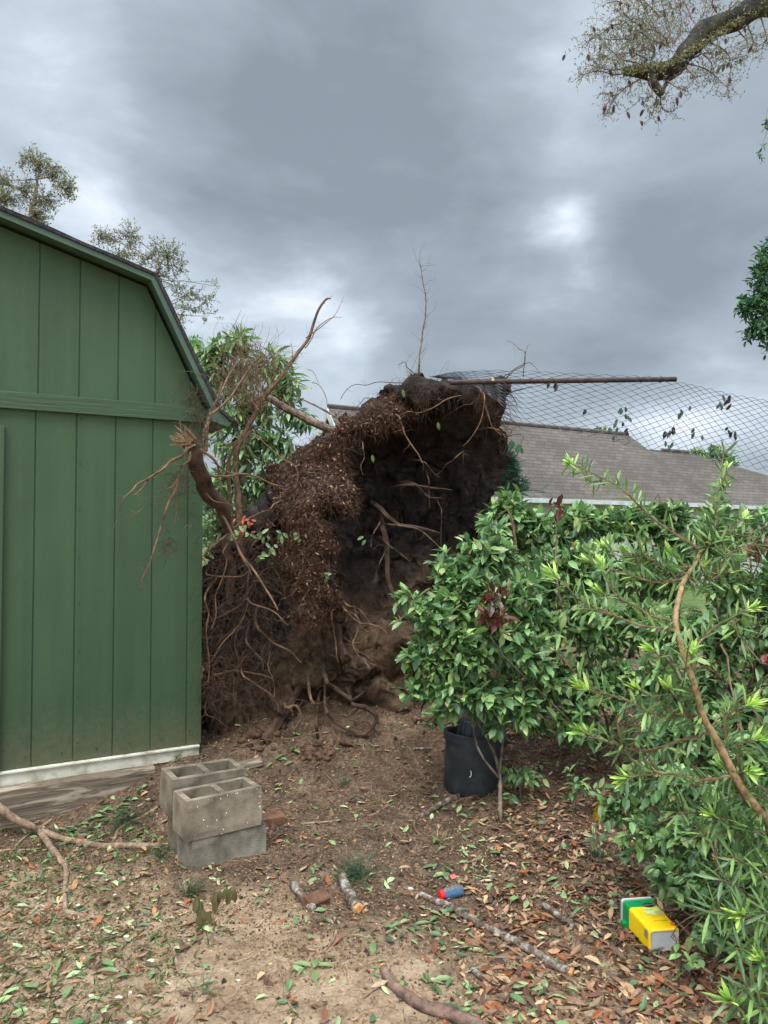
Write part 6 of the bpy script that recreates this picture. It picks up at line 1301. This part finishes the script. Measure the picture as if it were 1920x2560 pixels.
def litter(q, x, y):
    if rnd.random() > ldens(x, y): return
    right = ldens(x, y) > .6
    green = rnd.random() < (.07 if right else .28); L = (.018+.048*rnd.random()**1.3) if not green else rnd.uniform(.025, .07)
    p = Vector((x, y, gz(x, y)+rnd.uniform(.002, .014 if right else .008))); a = rnd.uniform(0, 6.283); d_ = Vector((math.cos(a), math.sin(a), rnd.uniform(-.12, .3)))
    q.leaf(p, d_, Vector((0, 0, 1))+rv(.35 if right else .22), L, L*rnd.uniform(.3, .48), vary(rnd.choice(LGR if green else LIT), .25), curl=rnd.uniform(-.35, .5), fold=rnd.uniform(-.5, .9))
q = MB(); scatter(q, 34000, litter); tag(q.build("fallen_leaves", M_litter, colattr=True), "rust and tan dry leaf litter mixed with fresh green leaves", "leaves", kind='stuff')
def bits(q, x, y):
    if y < 2.7 and rnd.random() < .7: return
    p = Vector((x, y, gz(x, y)+rnd.uniform(.001, .006))); L = rnd.uniform(.006, .02); q.leaf(p, rv(1)*1.0+Vector((rnd.uniform(-1, 1), 0, 0)), Vector((0, 0, 1))+rv(.4), L, L*rnd.uniform(.2, .6), vary(rnd.choice(LIT[1:]+[rgb(70, 56, 44), rgb(90, 110, 62)]), .3), curl=rnd.uniform(-.3, .4), simple=True)
q = MB(); scatter(q, 30000, bits); tag(q.build("leaf_fragments", M_litter, colattr=True), "crumbled bits of dead leaf worked into the soil", "leaves", kind='stuff')
CRC = [rgb(*c) for c in ((84, 64, 48), (60, 46, 36), (110, 88, 68), (132, 104, 78), (150, 126, 98))]
q = MB()
def crumb(q, x, y):
    if y < 2.9+.3*noise.noise(Vector((x*2, y*2, 3))) and rnd.random() < .88: return
    r_ = rnd.uniform(.002, .007)*(1+.9*(rnd.random() < .05)); c = Vector((x, y, gz(x, y)+r_*.3)); q.col = vary(rnd.choice(CRC), .2); n0 = len(q.v)
    for v in ((1, 0, 0), (-1, 0, 0), (0, 1, 0), (0, -1, 0), (0, 0, 1)): q.vert(c+Vector(v)*r_*rnd.uniform(.6, 1.3)+rv(r_*.15))
    for f_ in ((0, 2, 4), (2, 1, 4), (1, 3, 4), (3, 0, 4)): q.face(*[n0+i for i in f_])
scatter(q, 42000, crumb); tag(q.build("soil_crumbs", M_litter, colattr=True), "small crumbs of dark churned soil", "soil", kind='stuff')
q = MB()
def fibre(q, x, y):
    p = Vector((x, y, gz(x, y)+.004)); q.col = vary(rnd.choice(DRY+CRC[3:]+[rgb(120, 90, 66)]), .25); a = rnd.uniform(0, 6.28); L = rnd.uniform(.03, .13); pts = [p]
    for _ in range(3): a += rnd.uniform(-.6, .6); x += math.cos(a)*L/3; y += math.sin(a)*L/3; pts.append(Vector((x, y, gz(x, y)+rnd.uniform(.002, .014))))
    q.tube(pts, (rnd.uniform(.0008, .0020), .0006), 3, sm=1, cap=False)
scatter(q, 4200, fibre); tag(q.build("twig_debris", M_litter, colattr=True), "fine twigs and root fibres strewn over the soil", "twigs", kind='stuff')
q = MB()
def blade(q, x, y):
    n_ = noise.noise(Vector((x*1.5+7, y*1.5, 0)))
    dn = sm(.0, .5, -x-.75+.9*n_)*(1-sm(4.1, 4.5, y))*.9+.05*(noise.noise(Vector((x*5, y*5, 9))) > .25)
    if x > .6: dn += .10*(n_ > .1)
    if rnd.random() > dn: return
    for _ in range(3):
        p = Vector((x+rnd.gauss(0, .01), y+rnd.gauss(0, .01), gz(x, y))); d_ = Vector((rnd.gauss(0, .7), rnd.gauss(0, .7), rnd.uniform(.2, 1))); q.leaf(p, d_, Vector((0, 0, 1))+rv(.3), rnd.uniform(.012, .045), .0035, vary(rnd.choice(LGR+DRY[:1]+[rgb(90, 110, 56)]), .25), curl=.5, simple=True)
scatter(q, 15000, blade); tag(q.build("grass", M_leaf, colattr=True), "thin trampled grass on the left and among the leaves", "grass", kind='stuff')
# green leafy storm debris against the beam and by the bottle
q = MB()
for (a, b_, n_, zf) in ((460, 700, 14, Z5), (620, 620, 22, Z5), (540, 720, 12, Z5), (720, 560, 20, Z5), (830, 460, 7, Z5), (800, 740, 8, Z5), (300, 250, 10, Z6), (980, 1250, 5, Z6), (1080, 1260, 5, Z6), (1180, 1180, 7, Z6), (1180, 1320, 3, Z6), (900, 1340, 4, Z6), (1130, 1580, 8, Z6), (1330, 1780, 6, Z6), (1220, 940, 9, Z6), (480, 950, 5, Z6), (450, 1200, 4, Z6), (380, 1510, 7, Z6), (1430, 1650, 0, Z6), (300, 1680, 6, Z7), (600, 1050, 6, Z7), (700, 1150, 5, Z7), (1350, 880, 3, Z6)):
    for _ in range(n_):
        px, py = zf(a+rnd.gauss(0, 45), b_+rnd.gauss(0, 28)); p = G(px, py, .01); an = rnd.uniform(0, 6.28); q.leaf(p, Vector((math.cos(an), math.sin(an), rnd.uniform(0, .5))), Vector((0, 0, 1))+rv(.3), rnd.uniform(.04, .075), rnd.uniform(.018, .028), vary(rnd.choice(LGR), .2), curl=.3)
tag(q.build("torn_leaves", M_leaf, colattr=True), "bunches of torn fresh green leaves on the ground", "leaves", kind='stuff')
# ------------------------------------------------------------------ far wood line closing the horizon
q = MB()
for k in range(16000):
    x = rnd.uniform(-75, 85); h_ = 4.2+1.1*noise.noise(Vector((x*.12, 0, 0)))+.6*noise.noise(Vector((x*.5, 3, 0))); y = 58+rnd.uniform(-2.5, 2.5)+abs(x)*-.12
    z = h_*rnd.random()**.8; q.leaf(Vector((x, y, z)), rv(1), rv(1), rnd.uniform(.35, .8), .45, vary(rnd.choice(scale_c([(72, 96, 64), (58, 80, 56), (92, 112, 74)])), .25), simple=True)
tag(q.build("far_woods", M_leaf, colattr=True), "low far off line of green woods beyond the lawn", "woods", kind='stuff')
